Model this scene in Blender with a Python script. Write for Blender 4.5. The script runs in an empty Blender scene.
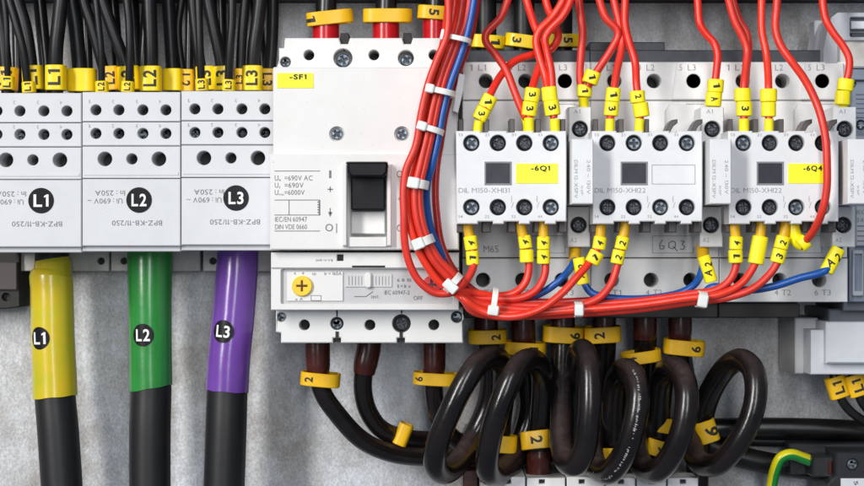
import bpy, bmesh, math, random
from mathutils import Vector, Matrix
from mathutils.geometry import tessellate_polygon
random.seed(7)
SC = bpy.context.scene
COL = SC.collection
S = 0.000428            # metres per unit (one unit = one photo pixel at the depth of the contactor fronts)
DCAM = 1950.0; DREF = 150.0
R = math.radians

# ------------------------------------------------------------------ camera, world, lamps, exposure
cam = bpy.data.cameras.new('camera'); camo = bpy.data.objects.new('camera', cam); COL.objects.link(camo)
camo.location = (0, -DCAM*S, 0); camo.rotation_euler = (R(90), 0, 0)
cam.sensor_width = 36; cam.lens = 36*(DCAM-DREF)/864.0; cam.clip_start = 0.01; cam.clip_end = 50
SC.camera = camo
world = bpy.data.worlds.new('World'); SC.world = world; world.use_nodes = True
world.node_tree.nodes['Background'].inputs[0].default_value = (0.68, 0.82, 1.0, 1)
world.node_tree.nodes['Background'].inputs[1].default_value = 0.19
def area(name, loc, tgt, sx, sy, power, col):
    l = bpy.data.lights.new(name, 'AREA'); l.shape = 'RECTANGLE'; l.size = sx; l.size_y = sy; l.energy = power; l.color = col
    o = bpy.data.objects.new(name, l); COL.objects.link(o); o.location = loc
    o.rotation_euler = (Vector(tgt)-Vector(loc)).to_track_quat('-Z', 'Y').to_euler()
area('softbox_key', (-1.42, -1.84, 0.86), (0, 0, 0), 0.34, 1.55, 60.0, (1.0, 0.975, 0.94))
area('softbox_front', (0.10, -1.80, 0.62), (0, 0, 0), 0.24, 1.40, 15.0, (0.96, 0.98, 1.0))
SC.view_settings.view_transform = 'Standard'; SC.view_settings.look = 'None'
SC.view_settings.exposure = 0.0; SC.view_settings.gamma = 1.0
SC.render.engine = 'CYCLES'

# ------------------------------------------------------------------ geometry helpers
DX = 0.0                                   # sideways shift used for the repeated contactors
def K(d): return (DCAM-d)/(DCAM-DREF)
def W(px, py, d):                          # photo pixel at a chosen real depth -> units
    k = K(d); return Vector(((px-432)*k+DX, (243-py)*k, d))
def tw(v): return Vector((v[0]*S, -v[2]*S, v[1]*S))   # units -> world metres

class MB:
    def __init__(self): self.v = []; self.f = []; self.m = []
    def add(self, vs, fs, m=0):
        b = len(self.v); self.v += [Vector(v) for v in vs]
        self.f += [tuple(b+i for i in f) for f in fs]; self.m += [m]*len(fs)
    def build(self, name, mats, parent=None, smooth=30, recalc=True):
        if not isinstance(mats, (list, tuple)): mats = [mats]
        org = Vector((0, 0, 0))
        if parent is not None: org = parent['_o'] if '_o' in parent.keys() else Vector((0, 0, 0))
        org = Vector(org)
        own = Vector((0, 0, 0))
        if parent is None and self.v:
            own = sum((tw(v) for v in self.v), Vector())/len(self.v)
            org = own
        me = bpy.data.meshes.new(name)
        me.from_pydata([tw(v)-org for v in self.v], [], self.f)
        for mm in mats: me.materials.append(mm)
        me.polygons.foreach_set('material_index', self.m)
        if recalc:
            bm = bmesh.new(); bm.from_mesh(me)
            bmesh.ops.recalc_face_normals(bm, faces=bm.faces[:]); bm.to_mesh(me); bm.free()
        me.update()
        if smooth:
            me.polygons.foreach_set('use_smooth', [True]*len(me.polygons))
            me.set_sharp_from_angle(angle=R(smooth))
        o = bpy.data.objects.new(name, me); COL.objects.link(o)
        if parent is not None:
            o.parent = parent; o['_o'] = tuple(org)
        else:
            o.location = own; o['_o'] = tuple(own)
        return o
def tag(o, label=None, cat=None, group=None, kind=None):
    if label: o['label'] = label
    if cat: o['category'] = cat
    if group: o['group'] = group
    if kind: o['kind'] = kind
    return o
def thing(name, label, cat, px, py, d, group=None):
    o = bpy.data.objects.new(name, None); COL.objects.link(o)
    loc = tw(W(px, py, d)); o.location = loc; o['_o'] = tuple(loc); o.empty_display_size = 0.01
    return tag(o, label, cat, group)

def rr(x0, y0, x1, y1, r=0, n=4):
    if r < 1.6: return [(x0, y0), (x1, y0), (x1, y1), (x0, y1)]
    p = []
    for cx, cy, a in ((x1-r, y0+r, -90), (x1-r, y1-r, 0), (x0+r, y1-r, 90), (x0+r, y0+r, 180)):
        for i in range(n+1):
            t = R(a+90*i/n); p.append((cx+r*math.cos(t), cy+r*math.sin(t)))
    return p
def circ(x, y, r, n=26): return [(x+r*math.cos(2*math.pi*i/n), y+r*math.sin(2*math.pi*i/n)) for i in range(n)]
def offs(pts, b):                           # miter inset (b>0 shrinks)
    n = len(pts); A = sum(pts[i][0]*pts[(i+1) % n][1]-pts[(i+1) % n][0]*pts[i][1] for i in range(n))
    s = 1 if A > 0 else -1; out = []
    for i in range(n):
        p0, p1, p2 = pts[i-1], pts[i], pts[(i+1) % n]
        e1 = Vector((p1[0]-p0[0], p1[1]-p0[1])); e2 = Vector((p2[0]-p1[0], p2[1]-p1[1]))
        if e1.length < 1e-6 or e2.length < 1e-6: out.append(p1); continue
        e1.normalize(); e2.normalize()
        n1 = Vector((-e1.y, e1.x))*s; n2 = Vector((-e2.y, e2.x))*s
        m = n1+n2; q = m.dot(m)
        m = m*(2/q) if q > 0.3 else n1
        out.append((p1[0]+m.x*b, p1[1]+m.y*b))
    return out
def slab(mb, pts, d1, d0, holes=(), b=0.8, mat=0, world=False):
    """solid with outline pts (photo pixels at depth d1), front at d1, back at d0, chamfer b, blind holes (pts, depth, floor_mat)"""
    k = K(d1)
    if not world:
        cv = lambda P: [((x-432)*k+DX, (243-y)*k) for x, y in P]
        pts = cv(pts); holes = [(cv(h[0]), h[1], h[2]) for h in holes]
    n = len(pts)
    if b > 0:
        fr = offs(pts, b); rings = [[(x, y, d0) for x, y in pts], [(x, y, d1-b) for x, y in pts], [(x, y, d1) for x, y in fr]]
    else:
        fr = pts; rings = [[(x, y, d0) for x, y in pts], [(x, y, d1) for x, y in pts]]
    vs = [v for r_ in rings for v in r_]; fs = []
    for j in range(len(rings)-1):
        for i in range(n): fs.append((j*n+i, j*n+(i+1) % n, (j+1)*n+(i+1) % n, (j+1)*n+i))
    fs.append(tuple(range(n-1, -1, -1)))
    floors = []; top = [list(range((len(rings)-1)*n, len(rings)*n))]
    hb = min(b, 0.6)
    for hp, dep, fm in holes:
        m = len(hp); ho = offs(hp, -hb) if hb > 0 else hp
        b0 = len(vs)
        vs += [(x, y, d1) for x, y in ho]; vs += [(x, y, d1-hb) for x, y in hp]; vs += [(x, y, d1-dep) for x, y in hp]
        for j in range(2):
            for i in range(m): fs.append((b0+j*m+i, b0+j*m+(i+1) % m, b0+(j+1)*m+(i+1) % m, b0+(j+1)*m+i))
        floors.append((tuple(b0+2*m+i for i in range(m)), fm)); top.append(list(range(b0, b0+m)))
    if holes:
        loops = [[Vector((vs[i][0], vs[i][1], 0)) for i in l] for l in top]; flat = [i for l in top for i in l]
        for t in tessellate_polygon(loops): fs.append(tuple(flat[i] for i in t))
    else: fs.append(tuple(top[0]))
    # merge into one add so islands stay welded
    nb = len(mb.v); mb.v += [Vector(v) for v in vs]
    for f in fs: mb.f.append(tuple(nb+i for i in f)); mb.m.append(mat)
    for f, fm in floors: mb.f.append(tuple(nb+i for i in f)); mb.m.append(fm)
def spline(P, n=8):
    P = [Vector(p) for p in P]
    if len(P) < 3: return [P[0].lerp(P[-1], i/n) for i in range(n+1)]
    Q = [P[0]*2-P[1]]+P+[P[-1]*2-P[-2]]; out = []
    for i in range(1, len(Q)-2):
        p0, p1, p2, p3 = Q[i-1:i+3]
        # centripetal catmull-rom
        t0 = 0; t1 = t0+max(1e-4, (p1-p0).length**0.5); t2 = t1+max(1e-4, (p2-p1).length**0.5); t3 = t2+max(1e-4, (p3-p2).length**0.5)
        for j in range(n):
            t = t1+(t2-t1)*j/n
            a1 = p0*((t1-t)/(t1-t0))+p1*((t-t0)/(t1-t0)); a2 = p1*((t2-t)/(t2-t1))+p2*((t-t1)/(t2-t1)); a3 = p2*((t3-t)/(t3-t2))+p3*((t-t2)/(t3-t2))
            b1 = a1*((t2-t)/(t2-t0))+a2*((t-t0)/(t2-t0)); b2 = a2*((t3-t)/(t3-t1))+a3*((t-t1)/(t3-t1))
            out.append(b1*((t2-t)/(t2-t1))+b2*((t-t1)/(t2-t1)))
    out.append(P[-1]); return out
def tube(mb, P, r, seg=14, n=8, mat=0, px=True, smoothp=True):
    """P: (px,py,d[,r]) points; r in photo pixels"""
    if px and -20 < P[0][1] <= -12: P = [(P[0][0], -90)+tuple(P[0][2:])]+list(P)     # runs on upwards out of the picture
    if px:
        rad = [(p[3] if len(p) > 3 else r)*K(p[2]) for p in P]
        pts = [W(p[0], p[1], p[2]) for p in P]
    else: pts = [Vector(p[:3]) for p in P]; rad = [(p[3] if len(p) > 3 else r) for p in P]
    m = n if smoothp else 1
    path = spline(pts, m) if smoothp else pts
    rads = []
    for i in range(len(rad)-1):
        for j in range(m): rads.append(rad[i]+(rad[i+1]-rad[i])*j/m)
    rads.append(rad[-1])
    if smoothp and len(P) == 2: rads = [rad[0]+(rad[1]-rad[0])*j/n for j in range(n+1)]
    T = []
    for i in range(len(path)):
        t = path[min(i+1, len(path)-1)]-path[max(i-1, 0)]; T.append(t.normalized())
    up = Vector((0, 0, 1)); 
    if abs(T[0].dot(up)) > .9: up = Vector((1, 0, 0))
    u = T[0].cross(up).normalized(); frames = []
    vs = []; fs = []
    for i, p in enumerate(path):
        u = (u-T[i]*u.dot(T[i])).normalized(); w = T[i].cross(u); frames.append((p, T[i], u, w, rads[i]))
        for j in range(seg):
            a = 2*math.pi*j/seg; vs.append(p+(u*math.cos(a)+w*math.sin(a))*rads[i])
    N = len(path)
    for i in range(N-1):
        for j in range(seg): fs.append((i*seg+j, i*seg+(j+1) % seg, (i+1)*seg+(j+1) % seg, (i+1)*seg+j))
    fs.append(tuple(range(seg-1, -1, -1))); fs.append(tuple((N-1)*seg+j for j in range(seg)))
    mb.add(vs, fs, mat); return frames
_tc = {}
def glyph(c, bold):
    key = (c, bold)
    if key in _tc: return _tc[key]
    if c == '1':                                # the built-in figure one is a bare bar: draw one with a flag
        w = 0.045+bold; vs = [(0.20, 0), (0.20+2*w, 0), (0.20+2*w, 0.70), (0.20+w*.7, 0.70), (0.20, 0.64), (0.20, 0.56), (0.10, 0.51), (0.10, 0.51+1.5*w)]
        fs = [(0, 1, 2, 3, 4, 5), (5, 4, 3, 7, 6)]
    else:
        cu = bpy.data.curves.new('t', 'FONT'); cu.body = c; cu.size = 1; cu.resolution_u = 3; cu.offset = bold; cu.fill_mode = 'FRONT'
        o = bpy.data.objects.new('t', cu); me = bpy.data.meshes.new_from_object(o)
        vs = [(v.co.x, v.co.y) for v in me.vertices]; fs = [tuple(p.vertices) for p in me.polygons]
        bpy.data.objects.remove(o); bpy.data.meshes.remove(me); bpy.data.curves.remove(cu)
    x0 = min(v[0] for v in vs); vs = [(x-x0, y) for x, y in vs]
    _tc[key] = (vs, fs, max(v[0] for v in vs)); return _tc[key]
def textmesh(s, bold=0.0):
    key = ('w', s, bold)
    if key in _tc: return _tc[key]
    vs = []; fs = []; x = 0
    for c in s:
        if c == ' ': x += 0.25; continue
        gv, gf, w = glyph(c, bold); b = len(vs); vs += [(a+x, y) for a, y in gv]; fs += [tuple(b+i for i in f) for f in gf]; x += w+0.10
    x0 = min(v[0] for v in vs); x1 = max(v[0] for v in vs); y0 = min(v[1] for v in vs); y1 = max(v[1] for v in vs)
    vs = [((x-(x0+x1)/2)/(x1-x0), (y-(y0+y1)/2)/(y1-y0)) for x, y in vs]
    _tc[key] = (vs, fs); return _tc[key]
def text(mb, s, px, py, d, w, h, rot=0, bold=0.0, mat=0):
    vs, fs = textmesh(s, bold); k = K(d); c, sn = math.cos(R(rot)), math.sin(R(rot)); o = W(px, py, d)
    mb.add([(o.x+(x*w*c-y*h*sn)*k, o.y+(x*w*sn+y*h*c)*k, d) for x, y in vs], fs, mat)
def text_on(mb, s, O, ux, uy, uz, w, h, rot, prof, bold=0.02, mat=0, step=1.2):
    """text laid on a curved face; ux is the direction the face curves in; prof(u) gives height along uz"""
    vs, fs = textmesh(s, bold); c, sn = math.cos(R(rot)), math.sin(R(rot))
    bm = bmesh.new(); bv = [bm.verts.new((x*w*c-y*h*sn, x*w*sn+y*h*c, 0)) for x, y in vs]
    for f in fs:
        try: bm.faces.new([bv[i] for i in f])
        except ValueError: pass
    ext = max(w, h)/2; u = -ext
    while u < ext:
        bmesh.ops.bisect_plane(bm, geom=bm.verts[:]+bm.edges[:]+bm.faces[:], plane_co=(u, 0, 0), plane_no=(1, 0, 0)); u += step
    bm.verts.index_update()
    V2 = [O+ux*v.co.x+uy*v.co.y+uz*prof(v.co.x) for v in bm.verts]; F2 = [tuple(v.index for v in f.verts) for f in bm.faces]
    bm.free(); mb.add(V2, F2, mat)
def box(mb, x0, y0, x1, y1, d1, d0, b=0.6, mat=0): slab(mb, rr(x0, y0, x1, y1), d1, d0, (), b, mat)
def line(mb, x0, y0, x1, y1, d, w=0.7, mat=0):
    a = W(x0, y0, d); c = W(x1, y1, d); t = (c-a).normalized(); n = Vector((-t.y, t.x, 0))*w*0.5
    mb.add([a-n, c-n, c+n, a+n], [(0, 1, 2, 3)], mat)
def frame_at(px, py, d, ang, pitch=0):
    """marker frame: axis leans 'ang' degrees to the right of vertical in the picture plane"""
    a = R(ang); up = Vector((math.sin(a), math.cos(a), 0)); side = Vector((math.cos(a), -math.sin(a), 0)); fr = Vector((0, 0, 1))
    if pitch:
        M = Matrix.Rotation(R(pitch), 3, side); up = M @ up; fr = M @ fr
    return W(px, py, d), up, side, fr
def sleeve(mb, F, w, dp, ln, hole=None, e=3.0, seg=28, b=0.7, mat=0, mat_in=0):
    O, up, side, fr = F; hw = w/2; hd = dp/2
    def loop(s_, v, q=1.0):
        out = []
        for i in range(seg):
            t = 2*math.pi*i/seg; c, s2 = math.cos(t), math.sin(t)
            x = math.copysign(abs(c)**(2/e), c); z = math.copysign(abs(s2)**(2/e), s2)
            out.append(O+side*(x*(hw-s_))*q+fr*(z*(hd-s_))*q+up*v)
        return out
    wall = hole if hole else 1.6; h = ln/2
    L = [loop(wall, -h), loop(b, -h), loop(0, -h+b), loop(0, h-b), loop(b, h), loop(wall, h)]
    vs = [v for l in L for v in l]; fs = []
    for j in range(6):
        for i in range(seg):
            jn = (j+1) % 6; fs.append((j*seg+i, j*seg+(i+1) % seg, jn*seg+(i+1) % seg, jn*seg+i))
    mb.add(vs, fs, mat)
    return lambda u: hd*max(0.0, 1-min(1, abs(u)/hw)**e)**(1/e)+0.18
def marker(parent, px, py, d, ang, w, ln, s='', rot=0, mat=None, name='marker', dp=None, th=0.62, tw_=0.5, up_=0, hole=1.6, pitch=0, e=3.0, tx=0):
    k = K(d); F = frame_at(px, py, d, ang, pitch); m = MB()
    prof = sleeve(m, F, w*k, (dp or w*0.9)*k, ln*k, hole=hole, e=e)
    o = m.build(name, mat or M['yellow'], parent, smooth=40)
    if s:
        t = MB(); O, up, side, fr = F
        hh = min(w, ln)*th*k; ww = hh*tw_*1.25*len(s)
        text_on(t, s, O+up*up_*k+side*tx*k, side, up, fr, ww, hh, rot, (lambda u: prof(u+tx*k)), bold=0.03)
        t.build('lettering', M['ink'], o, smooth=0, recalc=False)
    return o

# ------------------------------------------------------------------ materials
M = {}
def mat(name, col, rough=0.45, metal=0.0, var=0.06, vscale=180, bump=0.08, bscale=900, spec=0.5, rvar=0.08, sss=0.0, coat=0.0, col2=None, trans=0.0):
    m = bpy.data.materials.new(name); m.use_nodes = True; nt = m.node_tree; N = nt.nodes; L = nt.links
    p = N['Principled BSDF']; tc = N.new('ShaderNodeTexCoord')
    p.inputs['Metallic'].default_value = metal; p.inputs['Specular IOR Level'].default_value = spec
    p.inputs['Coat Weight'].default_value = coat; p.inputs['Coat Roughness'].default_value = 0.15
    if trans: p.inputs['Transmission Weight'].default_value = trans
    if sss: p.inputs['Subsurface Weight'].default_value = sss; p.inputs['Subsurface Scale'].default_value = 0.002
    n1 = N.new('ShaderNodeTexNoise'); n1.inputs['Scale'].default_value = vscale; n1.inputs['Detail'].default_value = 6; n1.inputs['Roughness'].default_value = 0.65
    L.new(tc.outputs['Object'], n1.inputs['Vector'])
    mx = N.new('ShaderNodeMix'); mx.data_type = 'RGBA'; c2 = col2 or tuple(max(0, c*(1-var*2.2)) for c in col)
    rmp = N.new('ShaderNodeMapRange'); rmp.inputs[1].default_value = 0.35; rmp.inputs[2].default_value = 0.68
    L.new(n1.outputs['Fac'], rmp.inputs[0]); L.new(rmp.outputs[0], mx.inputs[0])
    mx.inputs[6].default_value = (*col, 1); mx.inputs[7].default_value = (*c2, 1); L.new(mx.outputs[2], p.inputs['Base Color'])
    rr_ = N.new('ShaderNodeMapRange'); rr_.inputs[3].default_value = max(0.03, rough-rvar); rr_.inputs[4].default_value = rough+rvar
    L.new(n1.outputs['Fac'], rr_.inputs[0]); L.new(rr_.outputs[0], p.inputs['Roughness'])
    if bump:
        n2 = N.new('ShaderNodeTexNoise'); n2.inputs['Scale'].default_value = bscale; n2.inputs['Detail'].default_value = 3
        L.new(tc.outputs['Object'], n2.inputs['Vector'])
        bp = N.new('ShaderNodeBump'); bp.inputs['Strength'].default_value = bump; bp.inputs['Distance'].default_value = 0.0004
        L.new(n2.outputs['Fac'], bp.inputs['Height']); L.new(bp.outputs[0], p.inputs['Normal'])
    M[name] = m; return m
mat('white_cover', (0.72, 0.716, 0.705), 0.42, var=0.02, vscale=40, bump=0.12, bscale=1400)
mat('white_block', (0.61, 0.62, 0.64), 0.40, var=0.03, vscale=60, bump=0.12, bscale=1400)
mat('white_contactor', (0.83, 0.825, 0.82), 0.40, var=0.03)
mat('white_aux', (0.71, 0.715, 0.73), 0.38, var=0.02)
mat('beige_base', (0.62, 0.59, 0.56), 0.5, var=0.1)
mat('grey_panel', (0.50, 0.50, 0.51), 0.42, var=0.04)
mat('clear_window', (0.60, 0.60, 0.60), 0.12, var=0.04, bump=0)
mat('dark_grey', (0.035, 0.040, 0.052), 0.45, var=0.1)
mat('slot_dark', (0.012, 0.010, 0.009), 0.6)
mat('hook_dark', (0.075, 0.062, 0.062), 0.4)
mat('hole_floor', (0.010, 0.008, 0.007), 0.5)
mat('black_rubber', (0.012, 0.011, 0.011), 0.30, var=0.3, vscale=120, bump=0.05, bscale=500)
mat('dusty_rubber', (0.006, 0.0055, 0.006), 0.23, col2=(0.013, 0.008, 0.008), vscale=60, bump=0.14, bscale=500, rvar=0.12, spec=0.5)
def specks(m, amount):
    """sparse brown specks and smudges of handling dirt on pale plastic"""
    nt = m.node_tree; N = nt.nodes; L = nt.links; p = N['Principled BSDF']; tc = N.new('ShaderNodeTexCoord')
    def layer(scale, lo, hi, f, col):
        n = N.new('ShaderNodeTexNoise'); n.inputs['Scale'].default_value = scale; n.inputs['Detail'].default_value = 5; L.new(tc.outputs['Object'], n.inputs['Vector'])
        r = N.new('ShaderNodeMapRange'); L.new(n.outputs['Fac'], r.inputs[0]); r.inputs[1].default_value = lo; r.inputs[2].default_value = hi; r.inputs[4].default_value = f
        mx = N.new('ShaderNodeMix'); mx.data_type = 'RGBA'; L.new(r.outputs[0], mx.inputs[0])
        L.new(p.inputs['Base Color'].links[0].from_socket, mx.inputs[6]); mx.inputs[7].default_value = (*col, 1); L.new(mx.outputs[2], p.inputs['Base Color'])
    layer(900, 0.68, 0.74, amount, (0.25, 0.21, 0.17)); layer(70, 0.50, 0.75, amount*.45, (0.50, 0.46, 0.40))
for n_ in ('white_cover', 'white_block', 'white_contactor', 'white_aux'): specks(M[n_], 0.22)
def settled_dust(m, col, lo, hi, amount):
    """brown dust that has settled on upward facing rubber"""
    nt = m.node_tree; N = nt.nodes; L = nt.links; p = N['Principled BSDF']
    g = N.new('ShaderNodeNewGeometry'); sp = N.new('ShaderNodeSeparateXYZ'); L.new(g.outputs['Normal'], sp.inputs[0])
    mr = N.new('ShaderNodeMapRange'); mr.interpolation_type = 'SMOOTHSTEP'; L.new(sp.outputs[2], mr.inputs[0]); mr.inputs[1].default_value = lo; mr.inputs[2].default_value = hi
    tc = N.new('ShaderNodeTexCoord'); n = N.new('ShaderNodeTexNoise'); n.inputs['Scale'].default_value = 260; n.inputs['Detail'].default_value = 8; n.inputs['Roughness'].default_value = 0.8
    L.new(tc.outputs['Object'], n.inputs['Vector'])
    r2 = N.new('ShaderNodeMapRange'); L.new(n.outputs['Fac'], r2.inputs[0]); r2.inputs[1].default_value = 0.3; r2.inputs[2].default_value = 0.6; r2.inputs[3].default_value = 0.25
    f = N.new('ShaderNodeMath'); f.operation = 'MULTIPLY'; L.new(mr.outputs[0], f.inputs[0]); L.new(r2.outputs[0], f.inputs[1])
    f2 = N.new('ShaderNodeMath'); f2.operation = 'MULTIPLY'; L.new(f.outputs[0], f2.inputs[0]); f2.inputs[1].default_value = amount
    mx = N.new('ShaderNodeMix'); mx.data_type = 'RGBA'; L.new(f2.outputs[0], mx.inputs[0])
    src = p.inputs['Base Color'].links[0].from_socket; L.new(src, mx.inputs[6]); mx.inputs[7].default_value = (*col, 1); L.new(mx.outputs[2], p.inputs['Base Color'])
    rs = p.inputs['Roughness'].links[0].from_socket; m2 = N.new('ShaderNodeMix'); L.new(f2.outputs[0], m2.inputs[0]); L.new(rs, m2.inputs[2]); m2.inputs[3].default_value = 0.75; L.new(m2.outputs[0], p.inputs['Roughness'])
settled_dust(M['dusty_rubber'], (0.050, 0.030, 0.028), 0.25, 0.95, 1.0)
mat('matt_rubber', (0.014, 0.014, 0.016), 0.45, spec=0.4, var=0.2, vscale=60, bump=0.06, bscale=500)
mat('thin_black', (0.010, 0.010, 0.012), 0.42, spec=0.35, var=0.2, vscale=200, bump=0.06)
mat('red_wire', (0.80, 0.030, 0.014), 0.30, var=0.06, bump=0.03)
mat('red_wire_b', (0.72, 0.036, 0.020), 0.36, var=0.08, bump=0.03)
mat('red_wire_c', (0.82, 0.042, 0.018), 0.27, var=0.06, bump=0.03)
mat('dark_red_wire', (0.42, 0.012, 0.012), 0.32, var=0.06, bump=0.03)
mat('blue_wire', (0.010, 0.085, 0.36), 0.30, var=0.06, bump=0.03)
mat('yellow', (0.93, 0.66, 0.006), 0.34, var=0.05, bump=0.05)
mat('bright_yellow', (0.95, 0.82, 0.005), 0.36, var=0.04, bump=0.05)
mat('amber', (0.88, 0.50, 0.008), 0.36, var=0.07, bump=0.05)
mat('label_yellow', (0.95, 0.93, 0.01), 0.4, var=0.01, bump=0)
mat('sleeve_yellow', (0.46, 0.44, 0.02), 0.27, col2=(0.72, 0.46, 0.008), vscale=24, bump=0.35, bscale=95, rvar=0.04, coat=0.2)
mat('sleeve_green', (0.026, 0.25, 0.045), 0.27, var=0.15, vscale=25, bump=0.35, bscale=95, rvar=0.04, coat=0.2)
mat('sleeve_purple', (0.165, 0.060, 0.36), 0.24, var=0.12, vscale=25, bump=0.35, bscale=95, rvar=0.04, coat=0.2)
mat('brown_shrink', (0.085, 0.018, 0.013), 0.26, var=0.2, vscale=120, bump=0.1, bscale=500)
mat('red_shrink', (0.55, 0.008, 0.014), 0.25, var=0.12, vscale=120, bump=0.06, bscale=500)
mat('tie_white', (0.80, 0.78, 0.76), 0.35, var=0.04, sss=0.3)
mat('screw_zinc', (0.28, 0.33, 0.38), 0.42, metal=0.8, var=0.25, vscale=900, rvar=0.15)
mat('screw_dark', (0.10, 0.105, 0.12), 0.45, metal=0.8, var=0.3, vscale=900, rvar=0.15)
mat('dial_yellow', (0.90, 0.58, 0.03), 0.4, var=0.03)
mat('dial_red', (0.60, 0.05, 0.06), 0.4, var=0.03)
mat('toggle_black', (0.005, 0.005, 0.008), 0.42, spec=0.2, var=0.1, bump=0.02)
mat('window_black', (0.035, 0.037, 0.048), 0.35, spec=0.2, var=0.1, bump=0)
mat('window_rim', (0.25, 0.25, 0.26), 0.6, spec=0.2)
mat('ink', (0.02, 0.018, 0.012), 0.6, bump=0)
mat('ink_grey', (0.37, 0.37, 0.39), 0.6, bump=0, var=0.15, vscale=900)
mat('ink_dark_grey', (0.19, 0.19, 0.21), 0.6, bump=0, var=0.2, vscale=900)
mat('ink_white', (0.85, 0.85, 0.83), 0.5, bump=0)
mat('sticker_black', (0.008, 0.008, 0.011), 0.35, bump=0.02, spec=0.25)
mat('grey_device', (0.42, 0.44, 0.48), 0.45, var=0.04)
mat('blue_grey', (0.20, 0.235, 0.30), 0.45, var=0.05)
mat('dark_blue_grey', (0.10, 0.11, 0.135), 0.45, var=0.05)
mat('white_device', (0.62, 0.64, 0.68), 0.42, var=0.03)
mat('duct_dark', (0.020, 0.020, 0.022), 0.5)
mat('box_black', (0.020, 0.021, 0.024), 0.33, var=0.15, bump=0.15, bscale=700)
mat('ground_green', (0.015, 0.30, 0.05), 0.3, bump=0.03)
mat('ground_yellow', (0.90, 0.78, 0.01), 0.3, bump=0.03)
# galvanised sheet
def galvanised():
    m = bpy.data.materials.new('galvanised_sheet'); m.use_nodes = True; nt = m.node_tree; N = nt.nodes; L = nt.links; p = N['Principled BSDF']
    tc = N.new('ShaderNodeTexCoord')
    def noise(scale, det, st=(1, 1, 1), rough=0.6):
        mp = N.new('ShaderNodeMapping'); mp.inputs['Scale'].default_value = st; L.new(tc.outputs['Object'], mp.inputs[0])
        n = N.new('ShaderNodeTexNoise'); n.inputs['Scale'].default_value = scale; n.inputs['Detail'].default_value = det; n.inputs['Roughness'].default_value = rough
        L.new(mp.outputs[0], n.inputs['Vector']); return n.outputs['Fac']
    big = noise(18, 8, (1, 1, 0.7), 0.7); fine = noise(950, 6, (1, 1, 0.75), 0.8); mid = noise(150, 8, (1.2, 1, 0.7), 0.85)
    def ramp(src, stops):
        r = N.new('ShaderNodeValToRGB'); L.new(src, r.inputs[0]); e = r.color_ramp.elements
        e[0].position, e[0].color = stops[0][0], (*stops[0][1], 1); e[1].position, e[1].color = stops[-1][0], (*stops[-1][1], 1)
        for p_, c_ in stops[1:-1]: q = e.new(p_); q.color = (*c_, 1)
        return r.outputs[0]
    def mul(a, b, f):
        x = N.new('ShaderNodeMix'); x.data_type = 'RGBA'; x.blend_type = 'MULTIPLY'; x.inputs[0].default_value = f
        L.new(a, x.inputs[6]); L.new(b, x.inputs[7]); return x.outputs[2]
    c = ramp(big, [(0.36, (0.35, 0.32, 0.295)), (0.47, (0.49, 0.485, 0.48)), (0.60, (0.64, 0.655, 0.68))])
    c = mul(c, ramp(mid, [(0.36, (0.66, 0.65, 0.64)), (0.64, (1.2, 1.22, 1.25))]), 0.55)
    c = mul(c, ramp(fine, [(0.38, (0.50, 0.49, 0.48)), (0.62, (1.32, 1.33, 1.35))]), 0.5)
    L.new(c, p.inputs['Base Color'])
    p.inputs['Metallic'].default_value = 0.35
    rg = N.new('ShaderNodeMapRange'); L.new(fine, rg.inputs[0]); rg.inputs[3].default_value = 0.34; rg.inputs[4].default_value = 0.6; L.new(rg.outputs[0], p.inputs['Roughness'])
    bp = N.new('ShaderNodeBump'); bp.inputs['Strength'].default_value = 0.25; bp.inputs['Distance'].default_value = 0.0004
    L.new(fine, bp.inputs['Height']); L.new(bp.outputs[0], p.inputs['Normal'])
    return m
M['galv'] = galvanised()

# ------------------------------------------------------------------ the setting
m = MB(); slab(m, rr(-300, -260, 1160, 760), 0, -8, (), 1.0); tag(m.build('back_panel', M['galv']), kind='structure')

# dark wiring duct along the top, cables come out of it
m = MB(); box(m, -200, -70, 1060, -4, 100, 1); 
du = thing('wiring_duct', 'dark plastic wiring duct along the very top edge', 'cable duct', 432, -30, 0)
m = MB(); slab(m, rr(-220, -90, 1100, 3), 2, 1, (), 0.2)
slab(m, [(-220, -140), (1100, -140), (1100, -14), (-220, -14)], 125, 1, (), 1.0); m.build('duct_channel', M['duct_dark'], du)

# ------------------------------------------------------------------ screws
def screw(parent, px, py, d, r, mt='screw_zinc', rot=None, cross=True, name='screw', ring=True):
    """round head with a cross recess, front at depth d"""
    k = K(d); O = W(px, py, d); m = MB(); rot = random.uniform(0, 90) if rot is None else rot
    def C(P): 
        c, s = math.cos(R(rot)), math.sin(R(rot)); return [(O.x+(x*c-y*s)*k, O.y+(x*s+y*c)*k) for x, y in P]
    a, w = r*0.62, r*0.16
    plus = [(a, -w), (a, w), (w, w), (w, a), (-w, a), (-w, w), (-a, w), (-a, -w), (-w, -w), (-w, -a), (w, -a), (w, -w)]
    slot = [(r*.8, -w), (r*.8, w), (-r*.8, w), (-r*.8, -w)]
    slab(m, C(circ(0, 0, r*0.92, 22)), d, d-6, [(C(plus if cross else slot), 2.2, 1)], b=r*0.14, world=True)
    return m.build(name, [M[mt], M['screw_dark']], parent, smooth=35)

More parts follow.
